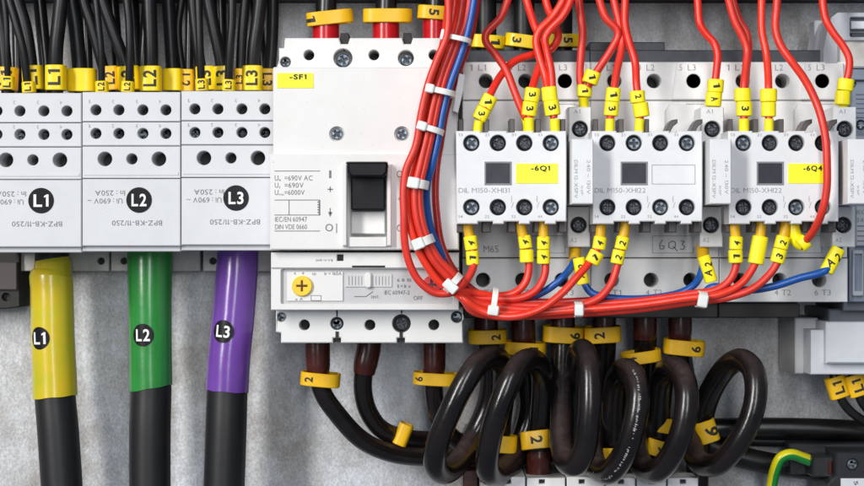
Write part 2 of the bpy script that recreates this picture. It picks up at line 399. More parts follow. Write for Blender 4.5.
# ------------------------------------------------------------------ phase distribution blocks (left)
def dist_block(x0, ph, sy, label, trim=0):
    g = 'white distribution blocks in the row at the left'
    t = thing('distribution_block', label, 'terminal block', x0+49.5, 172, 0, g)
    W_ = 98.4
    m = MB(); top = 92+sy
    hs = lambda xs, y, r, dep=34: [(circ(x0+x, y+sy, r_), dep, 1) for x, r_ in zip(xs, r)]
    slab(m, rr(x0+.4, top, x0+W_, 121.4+sy), 150, 5, hs((14, 37, 61, 84), 110, (5.4,)*4))
    slab(m, rr(x0+.4, 122.2+sy, x0+W_, 145.6+sy), 154, 5, hs((14, 37, 61, 84), 133.5, (5.4,)*4))
    slab(m, rr(x0+.4, 146.4+sy, x0+W_, 178.2+sy), 158, 5, hs((23, 50, 77), 159, (7.2, 5.5, 7.2)))
    slab(m, rr(x0+.4, 179+sy, x0+W_, 246+sy), 163, 5)
    slab(m, rr(x0+.2, 240+sy, x0+W_+.2, 251.5+sy), 157, 60)
    body = m.build('body', [M['white_block'], M['hole_floor']], t)
    # conductors seen inside the clamp holes
    for y, xs in ((133.5, (14, 37, 61, 84)),):
        for x in xs:
            screw(t, x0+x+.5, y+sy+1.5, 138, 4.2, random.choice(['screw_dark', 'screw_zinc', 'screw_dark']), name='clamp_screw')
    # small raised embossed ribs
    m = MB(); 
    slab(m, rr(x0+2, 172.5+sy, x0+W_-2, 175.5+sy), 158.8, 157.5, (), 0.4); m.build('rib', M['white_block'], t)
    m = MB()
    text(m, 'In : 250A', x0+28, 193+sy, 163.2, 30, 5.2, 180); text(m, 'Ui : 690V ~', x0+23, 201+sy, 163.2, 35, 5.2, 180)
    text(m, 'BPZ-KB-11/250', x0+ (54 if ph != 'L2' else 55), 223+sy, 163.2, 50, 5.2, 180)
    m.build('printing', M['ink_dark_grey'], body, smooth=0, recalc=False); m = MB()
    for xs, y, h in (((8, 31, 55, 78), 101.5, 150.2), ((8, 31, 55, 78), 126, 154.2)):
        for q, x in enumerate(xs): text(m, str(q+1), x0+x, y+sy, h, 2.2, 3.4, 180)
    m.build('hole_number', M['ink_grey'], body, smooth=0, recalc=False)
    cx, cy = {'L1': (41, 200.6), 'L2': (139, 200), 'L3': (236, 198)}[ph]
    m = MB(); slab(m, circ(cx, cy, 12.8, 40), 163.6, 163.05, (), 0.1); st = m.build('phase_sticker', M['sticker_black'], t)
    m = MB(); text(m, ph, cx, cy, 163.9, 15, 12.5, 0, bold=0.02); m.build('lettering', M['ink_white'], st, smooth=0, recalc=False)
    # rear foot seen under the block
    m = MB()
    fx = {'L1': (20, 110), 'L2': (111, 201), 'L3': (203, 274)}[ph]
    hx = {'L1': 101, 'L2': 124, 'L3': 213}[ph]
    slab(m, rr(fx[0], 238, fx[1]-.8, 271), 42, 5, [(circ(hx, 261, 3.6), 12, 1)]); m.build('foot', [M['beige_base'], M['hole_floor']], t)
    return t
dist_block(-17, 'L1', 1, 'white multi-hole block with the black L1 disc, leftmost of the row')
dist_block(82, 'L2', 0, 'white multi-hole block with the black L2 disc, middle of the row')
dist_block(181, 'L3', -1, 'white multi-hole block with the black L3 disc, beside the breaker')
# dark bracket at far left
t = thing('rail_bracket', 'dark brown bracket at the left edge below the L1 block', 'bracket', 8, 285, 0)
m = MB(); slab(m, [(-40, 246), (20, 246), (20, 307), (4, 309), (-40, 309)], 48, 2, [(circ(6, 297, 4), 6, 0)], 1.2); m.build('plate', M['slot_dark'], t)
m = MB(); slab(m, rr(-30, 262, 17, 290), 52, 47, (), 1.0); m.build('raised_panel', M['hook_dark'], t)

# ------------------------------------------------------------------ thick phase cables with coloured sleeves
def phase_cable(label, smat, P, split, wob, disc, ph):
    t = thing('phase_cable', label, 'cable', P[-1][0], 480, 0, 'thick phase cables hanging below the blocks')
    m = MB(); tube(m, P, 20.6, seg=36, n=10); m.build('cable_sheath', M['matt_rubber'], t, smooth=50)
    m = MB(); fr = tube(m, split, 21.6, seg=40, n=10); slant = {'L1': 1.2, 'L2': 3.2, 'L3': -0.6}[ph]
    for q in range(3):
        for w_ in range(40):
            v = m.v[-1-q*40-w_]; v.y += (slant*(v.x-fr[-1][0].x)/20+0.35*math.sin(w_*0.9))*(1-q/3)
    sl = m.build('sleeve', M[smat], t, smooth=50)
    # thin end lip
    O = fr[-1]
    # disc sticker wrapped on the sleeve
    x, y, d, ang = disc; k = K(d); rad = 21.75*k+.15
    O, up, side, f = frame_at(x, y, d, ang)
    m = MB(); vs = []; fs = []; n = 36; rn = 5
    def onc(u, v, e=0): return O+up*v+side*((rad+e)*math.sin(u/rad))+f*((rad+e)*math.cos(u/rad))
    u0 = wob*k
    vs.append(onc(u0, 0))
    for q in range(1, rn+1):
        for i in range(n):
            a = 2*math.pi*i/n; rq = 11.3*k*q/rn; vs.append(onc(u0+rq*math.cos(a), rq*math.sin(a)))
    for i in range(n): fs.append((0, 1+i, 1+(i+1) % n))
    for q in range(rn-1):
        for i in range(n): fs.append((1+q*n+i, 1+(q+1)*n+i, 1+(q+1)*n+(i+1) % n, 1+q*n+(i+1) % n))
    m.add(vs, fs); st = m.build('phase_sticker', M['sticker_black'], t, recalc=False)
    m = MB(); vs_, fs_ = textmesh(ph, 0.02)
    mm = MB()
    text_on(mm, ph, Vector((0, 0, 0)), Vector((1, 0, 0)), Vector((0, 1, 0)), Vector((0, 0, 1)), 14.5*k, 12*k, 0, lambda u: 0, bold=0.02)
    m.add([onc(u0+v.x, v.y, 0.2) for v in mm.v], mm.f); m.build('lettering', M['ink_white'], st, smooth=0, recalc=False)
phase_cable('thick black cable in a glossy yellow sleeve with an L1 disc', 'sleeve_yellow',
    [(52, 236, 70, 16), (52, 262, 72, 17), (52, 300, 75, 18), (53, 340, 76, 19), (55.2, 397, 78, 20.3), (58, 430, 80), (64, 520, 84)],
    [(52, 255, 72, 15.5), (52.5, 262, 72, 18), (52.5, 271, 73, 19), (51.5, 277, 74, 21.8), (52, 290, 75, 21.2), (53, 340, 76, 21.6), (54.5, 375, 77, 22), (55.2, 397, 78, 22.2)], -10, (53, 337, 76, -2), 'L1')
phase_cable('thick black cable in a glossy green sleeve with an L2 disc', 'sleeve_green',
    [(150, 236, 72, 17), (150, 300, 76, 18), (150.5, 350, 77, 19), (151, 388, 78, 20.3), (150, 430, 80), (150, 520, 82)],
    [(150, 246, 72, 22.5), (150, 262, 73, 22.8), (150, 300, 76, 21.6), (150.5, 350, 77, 21.2), (151, 388, 78, 21.4)], -4.5, (150.5, 334, 76.5, -1), 'L2')
phase_cable('thick black cable in a glossy purple sleeve with an L3 disc', 'sleeve_purple',
    [(238, 236, 70, 17), (237, 270, 73, 17), (233, 320, 75, 17), (229, 360, 77, 19), (227.3, 391, 78, 20.3), (226, 430, 80), (223, 520, 82)],
    [(238, 246, 71, 20.5), (237, 270, 73, 20.8), (233, 320, 75, 21.2), (229, 360, 77, 21.2), (227.3, 391, 78, 21.3)], -6.5, (231.5, 331, 76, 5), 'L3')

# ------------------------------------------------------------------ black control cables entering the blocks from above
def top_cable(label, P, r, mk, s='', rot=90, mt='yellow', group='black cables entering the blocks from above', tx=0, th=0.62, cm='thin_black'):
    m = MB(); tube(m, P, r, seg=14, n=8)
    o = m.build('black_cable', M[cm], None, smooth=50); tag(o, label, 'cable', group)
    if mk:
        x, y, d, w, h, ang = mk; marker(o, x, y, d, ang, w, h, s, rot, M[mt], th=th, dp=max(w*0.75, 2*r+5), tx=tx)
    return o
fl = [  # thin front cables
 ('L1', [(3, -12, 150), (6, 20, 150), (7, 50, 148), (8, 92, 140)], 3.2, (8, 83, 143, 13, 13, 2), 'first thin cable from the left, small L1 tag'),
 ('L1', [(7, -12, 148), (15, 20, 150), (23, 50, 149), (29, 96, 140)], 4.2, (29, 87.5, 142, 13.5, 11, -3), 'slanting thin cable with the lower of two small L1 tags'),
 ('L2', [(95, -12, 148), (98, 20, 150), (101, 50, 149), (102, 96, 140)], 3.5, (102, 87, 142, 13, 11.5, -2), 'thin cable with small L2 tag at the left end of the L2 block'),
 ('L2', [(126, -12, 148), (129, 20, 150), (130, 50, 149), (129, 96, 140)], 4.2, (128, 87, 142, 13, 11, 3), 'thin cable with small L2 tag in front of a wide L2 tag'),
 ('L3', [(198, -12, 148), (199, 20, 150), (200, 50, 149), (202, 94, 140)], 3.9, (202, 85, 142, 13, 12, -3), 'thin cable with small L3 tag at the left end of the L3 block'),
 ('L3', [(232, -12, 148), (232, 20, 150), (230, 50, 149), (228, 94, 140)], 4.2, (229, 85.5, 142, 13, 11.5, 3), 'thin cable with small L3 tag right of the two wide rear tags')]
for s, P, r, mk, lb in fl: top_cable(lb, P, r, mk, s, th=0.6)
mid = [
 ('L1', [(62, -12, 128), (59, 20, 130), (56, 50, 130), (56, 96, 122)], 7.4, (56, 78, 126, 21, 25, 0), 'thick cable with the largest, clearest L1 tag', 'yellow'),
 ('L1', [(-6, -12, 110), (2, 30, 110), (8, 96, 108)], 6.5, (8, 79, 112, 20, 23, 3), 'cable behind the first small L1 tag with a partly hidden yellow tag', 'amber'),
 ('L1', [(15, -12, 108), (26, 30, 110), (35, 96, 108)], 6.5, (33, 78, 112, 21, 24, -3), 'cable with a wide yellow tag behind the lower small L1 tag', 'yellow'),
 ('', [(70, -12, 104), (76, 30, 106), (82, 96, 106)], 7.5, (82, 80.5, 108, 29, 23, 0), 'thick cable with a wide blank yellow tag between the L1 and L2 tags', 'yellow'),
 ('L2', [(81, -12, 112), (93, 30, 112), (111, 96, 108)], 5.5, (111, 78.5, 112, 17, 24, -3), 'cable with a dull L2 tag right of the first small L2 tag', 'amber'),
 ('L2', [(100, -12, 118), (112, 28, 118), (124, 62, 116), (129, 96, 112)], 6.0, (129, 78.5, 116, 22, 24, -4), 'slanting cable with a wide tag behind the second small L2 tag', 'yellow'),
 ('L2', [(149, -12, 128), (150, 20, 130), (151, 50, 130), (151, 96, 122)], 7.2, (151, 79, 126, 22, 25, 0), 'thick cable with the largest, clearest L2 tag', 'yellow'),
 ('', [(168, -12, 104), (170, 30, 106), (174, 96, 106)], 6.6, (173, 80, 108, 20, 22, 0), 'cable with a wide blank yellow tag right of the clear L2 tag', 'yellow'),
 ('L2', [(183, -12, 96), (178, 30, 98), (186, 96, 98)], 4.0, (186, 80.5, 104, 17, 22, 0), 'cable with an upside-down L2 tag next to the L3 block', 'amber'),
 ('L3', [(192, -12, 112), (197, 40, 112), (205, 96, 108)], 5.5, (206, 78.5, 112, 20, 24, -2), 'cable with a dull tag behind the first small L3 tag', 'yellow'),
 ('L3', [(207, -12, 118), (214, 28, 118), (221, 62, 116), (223, 96, 112)], 6.2, (223, 78.5, 116, 20, 24, -4), 'slanting cable with a wide L3 tag between the two small L3 tags', 'yellow'),
 ('L3', [(261, -12, 128), (258, 20, 130), (254, 50, 130), (252, 96, 122)], 6.8, (252.5, 78.5, 126, 20, 25, 0), 'thick cable with the largest, clearest L3 tag', 'yellow'),
 ('L3', [(246, -12, 98), (242, 40, 100), (240, 96, 100)], 5.0, (240, 80, 104, 12, 22, 0), 'cable with a mostly hidden tag left of the clear L3 tag', 'amber'),
 ('L3', [(273, -12, 100), (272, 40, 100), (267, 96, 100)], 6.0, (268, 80, 106, 17, 22, 0), 'cable with an upside-down L3 tag beside the white breaker', 'amber')]
for s, P, r, mk, lb, mt in mid:
    top_cable(lb, P, r, mk, s, rot=(-90 if 'upside' in lb else 90), mt=mt, th=0.60)
back = [(18, 5.5, 'dark'), (30, 6, 'd'), (46, 6.5, 'd'), (71, 7, 'd'), (88, 5, 'd'), (108, 7, 'd'), (118, 6, 'd'), (136, 7, 'd'), (143, 5.5, 'd'), (160, 7, 'd'), (189, 4.5, 'd'), (211, 7, 'd'), (222, 6, 'd'), (244, 6.5, 'd'), (262, 6, 'd')]
bl = ['between the first two small L1 tags', 'behind the slanting L1 cable', 'just left of the clear L1 tag', 'just right of the clear L1 tag', 'beside the pale gap left of the L2 cables', 'behind the first small L2 tag', 'behind the slanting L2 cable', 'just left of the clear L2 tag', 'touching the clear L2 cable', 'just right of the clear L2 tag', 'in the wide gap before the L3 cables', 'behind the first small L3 tag', 'behind the slanting L3 cable', 'between the second small L3 tag and the clear one', 'behind the clear L3 cable']
for (x, r, _), lb in list(zip(back, bl))[::2]+[(back[7], bl[7])]:
    dd = random.uniform(50, 82); a = random.uniform(-8, 8)
    top_cable('untagged rear black cable '+lb, [(x+a, -12, dd), (x+a*.5, 30, dd), (x, 70, dd), (x, 100, dd-2)], r, None, cm='black_rubber')

# ------------------------------------------------------------------ moulded case breaker
mccb = thing('circuit_breaker', 'large white three pole breaker with a black toggle and yellow F1 label', 'circuit breaker', 366, 190, 0)
m = MB()
HX = [(304.5, 370, 434)]
slab(m, [(285, 38), (339, 38), (341, 44), (348, 44), (350, 38), (402, 38), (404, 44), (411, 44), (413, 38), (452, 38), (452, 48), (457, 48), (459, 76), (274, 76), (279, 60), (279, 48), (284, 48)], 188, 5,
     [(circ(309, 55, 5.3), 40, 1), (circ(374, 55, 5.3), 40, 1), (circ(434, 55, 5.3), 40, 1), (circ(343, 58, 9.5, 30), 26, 0), (circ(406, 58, 8), 26, 0), (circ(285.5, 62, 5.4), 12, 0)], 1.0)
m.build('upper_terminal_cover', [M['white_cover'], M['hole_floor']], mccb)
m = MB(); slab(m, rr(273, 67, 458, 163, 2), 222, 180, [(circ(337, 134, 7.4, 30), 5, 0), (circ(402, 134, 7.4, 30), 5, 0)], 1.2)
m.build('upper_cover', [M['white_cover'], M['hole_floor']], mccb)
m = MB(); slab(m, rr(270, 154, 459, 250, 1), 227, 60, [(rr(346, 162, 388, 237, 2), 26, 0)], 1.2); mc = m.build('toggle_cover', [M['white_cover'], M['hole_floor']], mccb)
m = MB()
for x0, x1 in ((342.5, 347), (387, 391.5)): slab(m, rr(x0, 164, x1, 246, 1), 234, 226, (), 1.0)
slab(m, rr(347.5, 237, 386.5, 247), 230, 226, (), 0.6)
m.build('toggle_guard', M['white_cover'], mccb)
tg = MB(); slab(tg, rr(351, 174, 385, 210, 2), 229, 200, (), 1.5)
slab(tg, [(349, 162), (386, 162), (388, 165), (387, 173), (383, 177), (352, 177), (348, 173), (347, 165)], 250, 205, (), 2.0); tgo = tg.build('toggle', M['toggle_black'], mccb)
m = MB(); slab(m, rr(351, 211, 385, 234), 214, 200, (), 1.0); m.build('toggle_skirt', M['white_cover'], mccb)
m = MB(); slab(m, rr(271, 252.5, 459, 268, 1), 216, 50, [(rr(337, 254.5, 343.5, 261), 8, 1)], 0.6)
slab(m, rr(352, 265.5, 385, 267.5), 216.6, 214, (), 0.2, 1)
slab(m, rr(271, 266.6, 459, 310, 1), 213.5, 50, [(rr(281, 269, 459-6, 304, 2), 3.5, 2)], 0.6)
m.build('trip_unit', [M['white_cover'], M['hole_floor'], M['grey_panel']], mccb)
# settings window insert
m = MB(); slab(m, rr(287, 272, 343, 301, 1), 211.4, 209.8, (), 0.3); slab(m, rr(345.5, 274, 392, 287, 1), 211.2, 209.8, (), 0.3, 1); ins = m.build('settings_plate', [M['white_cover'], M['clear_window']], mccb)
m = MB(); slab(m, circ(302, 286, 10.2, 36), 214.5, 210.5, [([(302+x, 286+y) for x, y in [(5.5, -1), (5.5, 1), (1, 1), (1, 5.5), (-1, 5.5), (-1, 1), (-5.5, 1), (-5.5, -1), (-1, -1), (-1, -5.5), (1, -5.5), (1, -1)]], 1.3, 1)], 0.8)
m.build('current_dial', [M['dial_yellow'], M['brown_shrink']], mccb)
m = MB(); slab(m, circ(432, 285, 9.5, 36), 216, 210, [([(432+x, 285+y) for x, y in [(5.5, -1), (5.5, 1), (1, 1), (1, 5.5), (-1, 5.5), (-1, 1), (-5.5, 1), (-5.5, -1), (-1, -1), (-1, -5.5), (1, -5.5), (1, -1)]], 1.3, 1)], 0.8)
m.build('trip_dial', [M['dial_red'], M['brown_shrink']], mccb)
m = MB(); slab(m, rr(365, 272.5, 371.5, 288, 2.8), 214.5, 209.8, (), 1.0); m.build('slider', M['white_cover'], mccb)
m = MB()
slab(m, [(276, 309), (463, 309), (463, 343), (405, 343), (405, 338), (397, 338), (397, 343), (341, 343), (341, 338), (333, 338), (333, 343), (281, 343), (281, 333), (276, 332)], 190, 5,
     [(circ(304.5, 325, 5.4), 40, 1), (circ(370, 325, 5.4), 40, 1), (circ(434, 325, 5.4), 40, 1), (circ(337, 323.5, 6.6), 12, 1), (circ(401.5, 323.5, 9.3), 14, 1), (circ(281.5, 317, 5), 8, 0), (circ(457, 317, 6), 10, 1)], 1.0)
slab(m, rr(336.2, 309.5, 337.8, 316.5), 190.3, 188, (), 0, 1); slab(m, rr(400.8, 309.5, 402.4, 313.5), 190.3, 188, (), 0, 1)
m.build('lower_terminal_cover', [M['white_cover'], M['hole_floor']], mccb)
m = MB()
for x in (337, 401): m = MB(); slab(m, rr(x-4.5, 336.5, x+4.5, 342, 1), 186, 150, (), 0.5); slab(m, rr(x-1.6, 331.5, x+1.6, 339), 191.3, 180, (), 0.3); m.build('clip', M['slot_dark'], mccb)
for x in (344.5, 407.5):
    m = MB(); slab(m, [(x-5, 41), (x-1.5, 46), (x-1.5, 49), (x+1.5, 49), (x+1.5, 46), (x+5, 41), (x+4, 33), (x-4, 33)], 184, 120, (), 0.5); m.build('clip', M['slot_dark'], mccb)
screw(mccb, 343, 60, 176, 7.2, rot=20); screw(mccb, 406.5, 60, 176, 6.2, rot=40); screw(mccb, 285.5, 62.5, 182, 4.6, rot=10)
screw(mccb, 337, 134, 220, 6.2, rot=40); screw(mccb, 402, 134, 220, 6.2, rot=65)
screw(mccb, 337, 324, 184, 5.6, rot=60); screw(mccb, 401.5, 323.5, 180, 7.6, 'screw_dark', rot=20); screw(mccb, 281.5, 317, 185, 4.2); screw(mccb, 457, 317, 184, 4.8)
# yellow label
m = MB(); slab(m, rr(277, 73, 313.5, 88), 222.6, 222.1, (), 0.1); lb = m.build('name_label', M['label_yellow'], mccb)
m = MB(); text(m, '-SF1', 298, 76.8, 222.9, 17, 5.4, 0, 0.04); m.build('lettering', M['ink'], lb, smooth=0, recalc=False)
m = MB(); dP = 227.25
line(m, 274.5, 171, 320, 171, dP); line(m, 274.5, 231, 320, 231, dP); line(m, 274.5, 200, 320, 200, dP); line(m, 274.5, 215, 320, 215, dP)
line(m, 289, 200, 289, 215, dP); line(m, 319.5, 200, 319.5, 215, dP, 1.4)
for q in range(5): line(m, 317.5, 202+q*2.6, 319, 202+q*2.6, dP, 1.2)
text(m, 'U', 276.5, 178, dP, 3.6, 5.2); text(m, 'e', 279.8, 180, dP, 1.8, 2.2); text(m, '=690V AC', 298.5, 178, dP, 28, 5)
text(m, 'U', 276.5, 185.2, dP, 3.6, 5.2); text(m, 'i', 279.6, 187.2, dP, 0.8, 2.4); text(m, '=690V', 294, 185.2, dP, 19, 5)
text(m, 'U', 276.5, 192.4, dP, 3.6, 5.2); text(m, 'imp', 281.4, 194.6, dP, 5, 2.4); text(m, '=6000V', 294.5, 192.4, dP, 20, 5)
text(m, 'IEC/EN 60947', 291, 219.3, dP, 32, 4.8); text(m, 'DIN VDE 0660', 291, 226.8, dP, 32, 4.8)
line(m, 330.2, 170.5, 330.2, 178, dP, 2.2); line(m, 327.5, 189.3, 333, 189.3, dP, 1); line(m, 330.2, 186.5, 330.2, 192, dP, 1)
line(m, 330.2, 208, 330.2, 214, dP, .9); m.add([W(328, 212, dP), W(332.4, 212, dP), W(330.2, 217, dP)], [(0, 2, 1)])
text(m, 'O', 329.2, 227.6, dP, 7.6, 7.6); line(m, 336.6, 223.5, 336.6, 233, dP, .8)
text(m, 'O', 399.5, 174, dP, 5.5, 7); text(m, 'O', 399.5, 228, dP, 5.5, 7); text(m, '+', 399, 199, dP, 3, 3)
line(m, 273, 84+78, 274, 84+78, dP, .5)
text(m, 'push to trip', 324.5, 260.2, 216.3, 17, 3.2)
m.build('printing', M['ink_dark_grey'], mc, smooth=0, recalc=False)
m = MB(); dP = 211.7
text(m, '6', 295, 273.4, dP, 1.8, 2.4); text(m, '8', 303, 273.2, dP, 1.8, 2.4); text(m, '10', 314, 274, dP, 4, 2.4); text(m, 'x A', 299, 299, dP, 8, 2.6)
line(m, 311, 295.5, 321, 295.5, dP, .5); line(m, 311, 300.5, 321, 300.5, dP, .5); line(m, 311, 295.5, 311, 300.5, dP, .5); line(m, 321, 295.5, 321, 300.5, dP, .5)
text(m, 'Ir = 160A', 333, 273.5, dP, 17, 3.4)
m.build('printing', M['ink_dark_grey'], ins, smooth=0, recalc=False)
m = MB(); dP = 210.4
line(m, 354, 296.5, 366, 296.5, dP, .7); line(m, 366, 296.5, 373, 291.5, dP, .7); text(m, 'test', 374.5, 296.7, dP, 7.5, 3); text(m, '6 8 10', 404, 280, dP, 14, 3); text(m, 'Ii = Ir x', 404, 286, dP, 13, 3.6)
text(m, 'IEC 60947-2', 397, 292.5, dP, 25, 4); text(m, 'OFF', 418, 298, dP, 9, 4)
for q in range(5): line(m, 349+q*3.2, 276, 349+q*3.2, 285, 211.5, .5); line(m, 376+q*3.2, 276, 376+q*3.2, 285, 211.5, .5)
m.build('window_printing', M['ink_dark_grey'], mccb, smooth=0, recalc=False)

# cables on top of the breaker: red shrink, amber ring
def breaker_top(cx, r, rx, ry, w, ang, s, lb, tx=0):
    m = MB(); tube(m, [(cx+1, -14, 118), (cx, 10, 120), (cx, 30, 120), (cx, 44, 120)], 10.5, seg=22)
    o = m.build('power_cable', M['black_rubber'], None, 50); tag(o, lb, 'cable', 'thick cables into the top of the breaker')
    m = MB(); tube(m, [(cx, 14, 120, 12.5), (cx, 20, 120, 13.3), (cx, 40, 120, 13.3)], 13.3, seg=26); m.build('shrink_sleeve', M['red_shrink'], o, 50)
    marker(o, rx, ry, 122, ang, w, 13.5, s, -90, M['amber'], dp=30, th=0.75, tx=tx, hole=2.2, e=3.4, pitch=4)
breaker_top(326, 0, 330, 18, 47, -6, '1', 'black cable with red shrink sleeve above the left end of the breaker', tx=-19)
breaker_top(386, 0, 387.5, 16, 49, 0, '', 'black cable with red shrink sleeve and blank amber ring above the breaker middle')
breaker_top(436, 0, 435, 13, 35, 4, '5', 'black cable with red shrink sleeve and amber 5 ring beside the red wires', tx=-1)

# cables below the breaker
def breaker_low(P, br, mks, lb, r=9.3):
    m = MB(); tube(m, P, r, seg=24, n=10); o = m.build('power_cable', M['dusty_rubber'], None, 50); tag(o, lb, 'cable', 'thick cables below the breaker')
    m = MB(); tube(m, br, 12, seg=24); m.build('shrink_sleeve', M['brown_shrink'], o, 50)
    for a in mks: marker(o, *a[:8], mat=M['amber'], dp=a[9], th=0.62, tx=a[10], hole=2.0, e=3.4, pitch=a[11])
breaker_low([(317, 340, 100), (318, 372, 100), (323, 393, 98), (338, 415, 92), (362, 440, 80), (391, 453, 62), (424, 457, 42), (470, 456, 30), (560, 452, 26)],
    [(317.5, 332, 100, 12.5), (317.5, 352, 100, 12.6), (318, 366, 100, 12.2), (318.3, 374, 100, 10.8)],
    [(320.5, 379, 101, 5, 40, 13, '2', 90, None, 28, -11, 2)][0:0]+[(320.5, 379, 101, 5, 40, 13.5, '2', 90, None, 28, -11, 2)], 'leftmost cable below the breaker, brown sleeve, amber 2 ring, long curve')
breaker_low([(369, 338, 95), (364, 368, 95), (363, 390, 90), (368, 411, 80), (381, 429, 66), (404, 438, 48), (440, 441, 30), (540, 445, 20)],
    [(370, 334, 95, 12), (368.5, 350, 95, 12.2), (365.5, 364, 95, 12), (364, 373, 94, 10.8)],
    [(403, 434, 56, 22, 15, 22, '', 0, None, 24, 0, 0)], 'middle cable below the breaker with a blank amber tag on its bend')
breaker_low([(434, 338, 100), (434, 372, 100), (434, 395, 96), (440, 420, 80), (455, 440, 60), (480, 452, 45)],
    [(434, 334, 100, 11.5), (434, 352, 100, 11.7), (434, 366, 100, 11.5), (434, 374, 100, 10.4)],
    [(436, 378.5, 101, 3, 46, 12.5, '6', 90, None, 28, -17, 2)], 'right cable below the breaker with brown sleeve and amber 6 ring')

# ------------------------------------------------------------------ contactors
PITCH = 128.5
def contactor(i, label, tagtxt, aux_txt, wide):
    global DX
    DX = PITCH*i
    t = thing('contactor', label, 'contactor', 525, 185, 0, 'white contactors with clip-on contact blocks')
    m = MB()
    slab(m, rr(462.5, 62, 590.5, 100, 1), 150, 70, [(circ(x, 81, 7.2, 28), 42, 1) for x in (486, 525.5, 565)], 0.9)
    slab(m, rr(462.5, 100.8, 590.5, 257.5), 148.5, 40, (), 0.7)
    slab(m, rr(462.5, 258.4, 590.5, 302, 1), 152, 70, [(circ(x, 280, 7.2, 28), 42, 1) for x in (483, 522.5, 562)], 0.9)
    # raised wedge over the third pole and ribs beside the poles
    slab(m, [(548, 63), (586, 63), (588, 99.5), (543, 99.5)], 153.5, 150, [(circ(565, 81, 7.2, 28), 3.5, 0)], 0.8)
    slab(m, [(541, 104), (586, 104), (588, 134), (536, 134), (537, 110)], 158, 148, (), 1.0)
    body = m.build('body', [M['white_contactor'], M['hole_floor']], t)
    m = MB()
    slab(m, [(462.5, 50), (586-(4 if i == 2 else 0), 50), (590.2, 56), (590.2, 68), (462.5, 68)] if i != 0 else rr(464, 50, 590.3, 68), 132, 5, (), 1.0)
    if i == 1: slab(m, rr(463, 42, 538, 56), 124, 5, (), 1.0)
    m.build('base', M['dark_grey'], t); m = MB()
    slab(m, rr(463, 302.5, 590.3 if i < 2 else 540, 318, 1), 144, 30, (), 1.2) if i < 2 else slab(m, [(463, 302.5), (541, 302.5), (544, 305), (544, 316), (541, 318), (463, 318)], 144, 30, (), 1.2)
    m.build('lower_base_bar', M['slot_dark'], t)
    m = MB(); dP = 150.2
    for a, b, x in (('1', 'L1', 471), ('3', 'L2', 511), ('5', 'L3', 552)):
        dd = dP if x < 540 else 153.7
        text(m, a, x, 67.5, dd, 2.8, 6); text(m, b, x+11, 67.5, dd, 8, 6)
    m.build('pole_number', M['ink_grey'], body, smooth=0, recalc=False); m = MB()
    for a, b, x in (('2', 'T1', 471), ('4', 'T2', 512), ('6', 'T3', 552)): text(m, a, x+7, 292.5, 152.2, 3.4, 5.6); text(m, b, x+17, 292.5, 152.2, 9, 5.6)
    if i == 0: text(m, 'M65', 491, 249, 148.8, 15, 7)
    text(m, '---------', 566, 104, 158.2, 18, 0.7)
    m.build('printing', M['ink_grey'], body, smooth=0, recalc=False)
    m = MB(); line(m, 524, 236, 565, 236, 148.8, .5); line(m, 524, 253, 565, 253, 148.8, .5); line(m, 565, 236, 565, 253, 148.8, .5); line(m, 524, 236, 524, 253, 148.8, .5)
    m.build('name_field', M['ink_grey'], t, smooth=0, recalc=False)
    if i == 1:
        m = MB(); dP = 149.2; sx = -6.7*0    # handwriting
        DXs = DX; 
        for st in ([(531, 240), (528, 245), (529, 249), (532, 249), (533, 246), (529.5, 245.5)], [(541, 241), (537.5, 243), (537.5, 247.5), (541, 249), (544, 246.5), (544, 242.5), (541, 241)], [(541.5, 246), (546, 251)], [(549, 241), (553, 241.5), (550.5, 244.5), (553.5, 246.5), (552, 249.5), (548.5, 249)]):
            for a, b in zip(st, st[1:]): line(m, a[0]+3, a[1], b[0]+3, b[1], dP, 0.8)
        m.build('handwriting', M['ink_dark_grey'], t, smooth=0, recalc=False)
    # ---- clip-on contact block
    A = 250
    m = MB()
    ys = (143, 207.3); xs = (471.5, 498, 524.5, 551)
    o = [(456, 131)]
    for x in xs:            # notched top edge
        o += [(x+9, 131), (x+9, 132.5), (x+17, 132.5), (x+17, 131)] if x < 550 else []
    o += [(566.5, 131), (566.5, 221.5)]
    for x in reversed(xs[1:]):
        o += [(x-3, 221.5), (x-3, 226), (x-16, 226), (x-16, 221.5)] if False else []
    o += [(556, 221.5), (556, 224), (545, 224), (545, 221.5), (530, 221.5), (530, 224), (519, 224), (519, 221.5), (504, 221.5), (504, 224), (493, 224), (493, 221.5), (478, 221.5), (478, 224), (457, 224)]
    slab(m, o, A, 165, [(circ(x, y, 8.2, 28), 13, 1) for x in xs for y in ys], 0.9)
    # sunk side cheeks
    aux = m.build('contact_block', [M['white_aux'], M['hole_floor']], t)
    for x in xs:
        for y in ys: screw(aux, x+0.3, y+.3, A-5, 6.6, random.choice(['screw_dark', 'screw_zinc', 'screw_dark']), name='terminal_screw')
    m = MB()
    for q, x in enumerate((461, 486.5, 512, 538, 563)):
        m = MB()
        if q < 3 or i == 0: slab(m, [(x-2.6, 119), (x+2.6, 119), (x+2.6, 135), (x-2.6, 135)] if q < 3 or i == 0 else 0, 232, 200, (), 0.7)
        else: slab(m, [(x-1, 120), (x+5, 119), (x+5, 123), (x+1, 126), (x-3, 133), (x-8, 133), (x-4, 124)], 232, 205, (), 0.7)
        m.build('hook', M['hook_dark'], aux); m = MB()
        slab(m, rr(x-4.2, 218, x+4.2, 232.5, 1.5), 230, 200, (), 0.8); m.build('lower_hook', M['hook_dark'], aux)
    m = MB(); slab(m, rr(484.5, 161.5, 511.5, 185), A+.9, A-.5, [(rr(486.2, 163.4, 510, 183.4), .6, 1)], 0.3); m.build('window', [M['window_rim'], M['window_black']], aux)
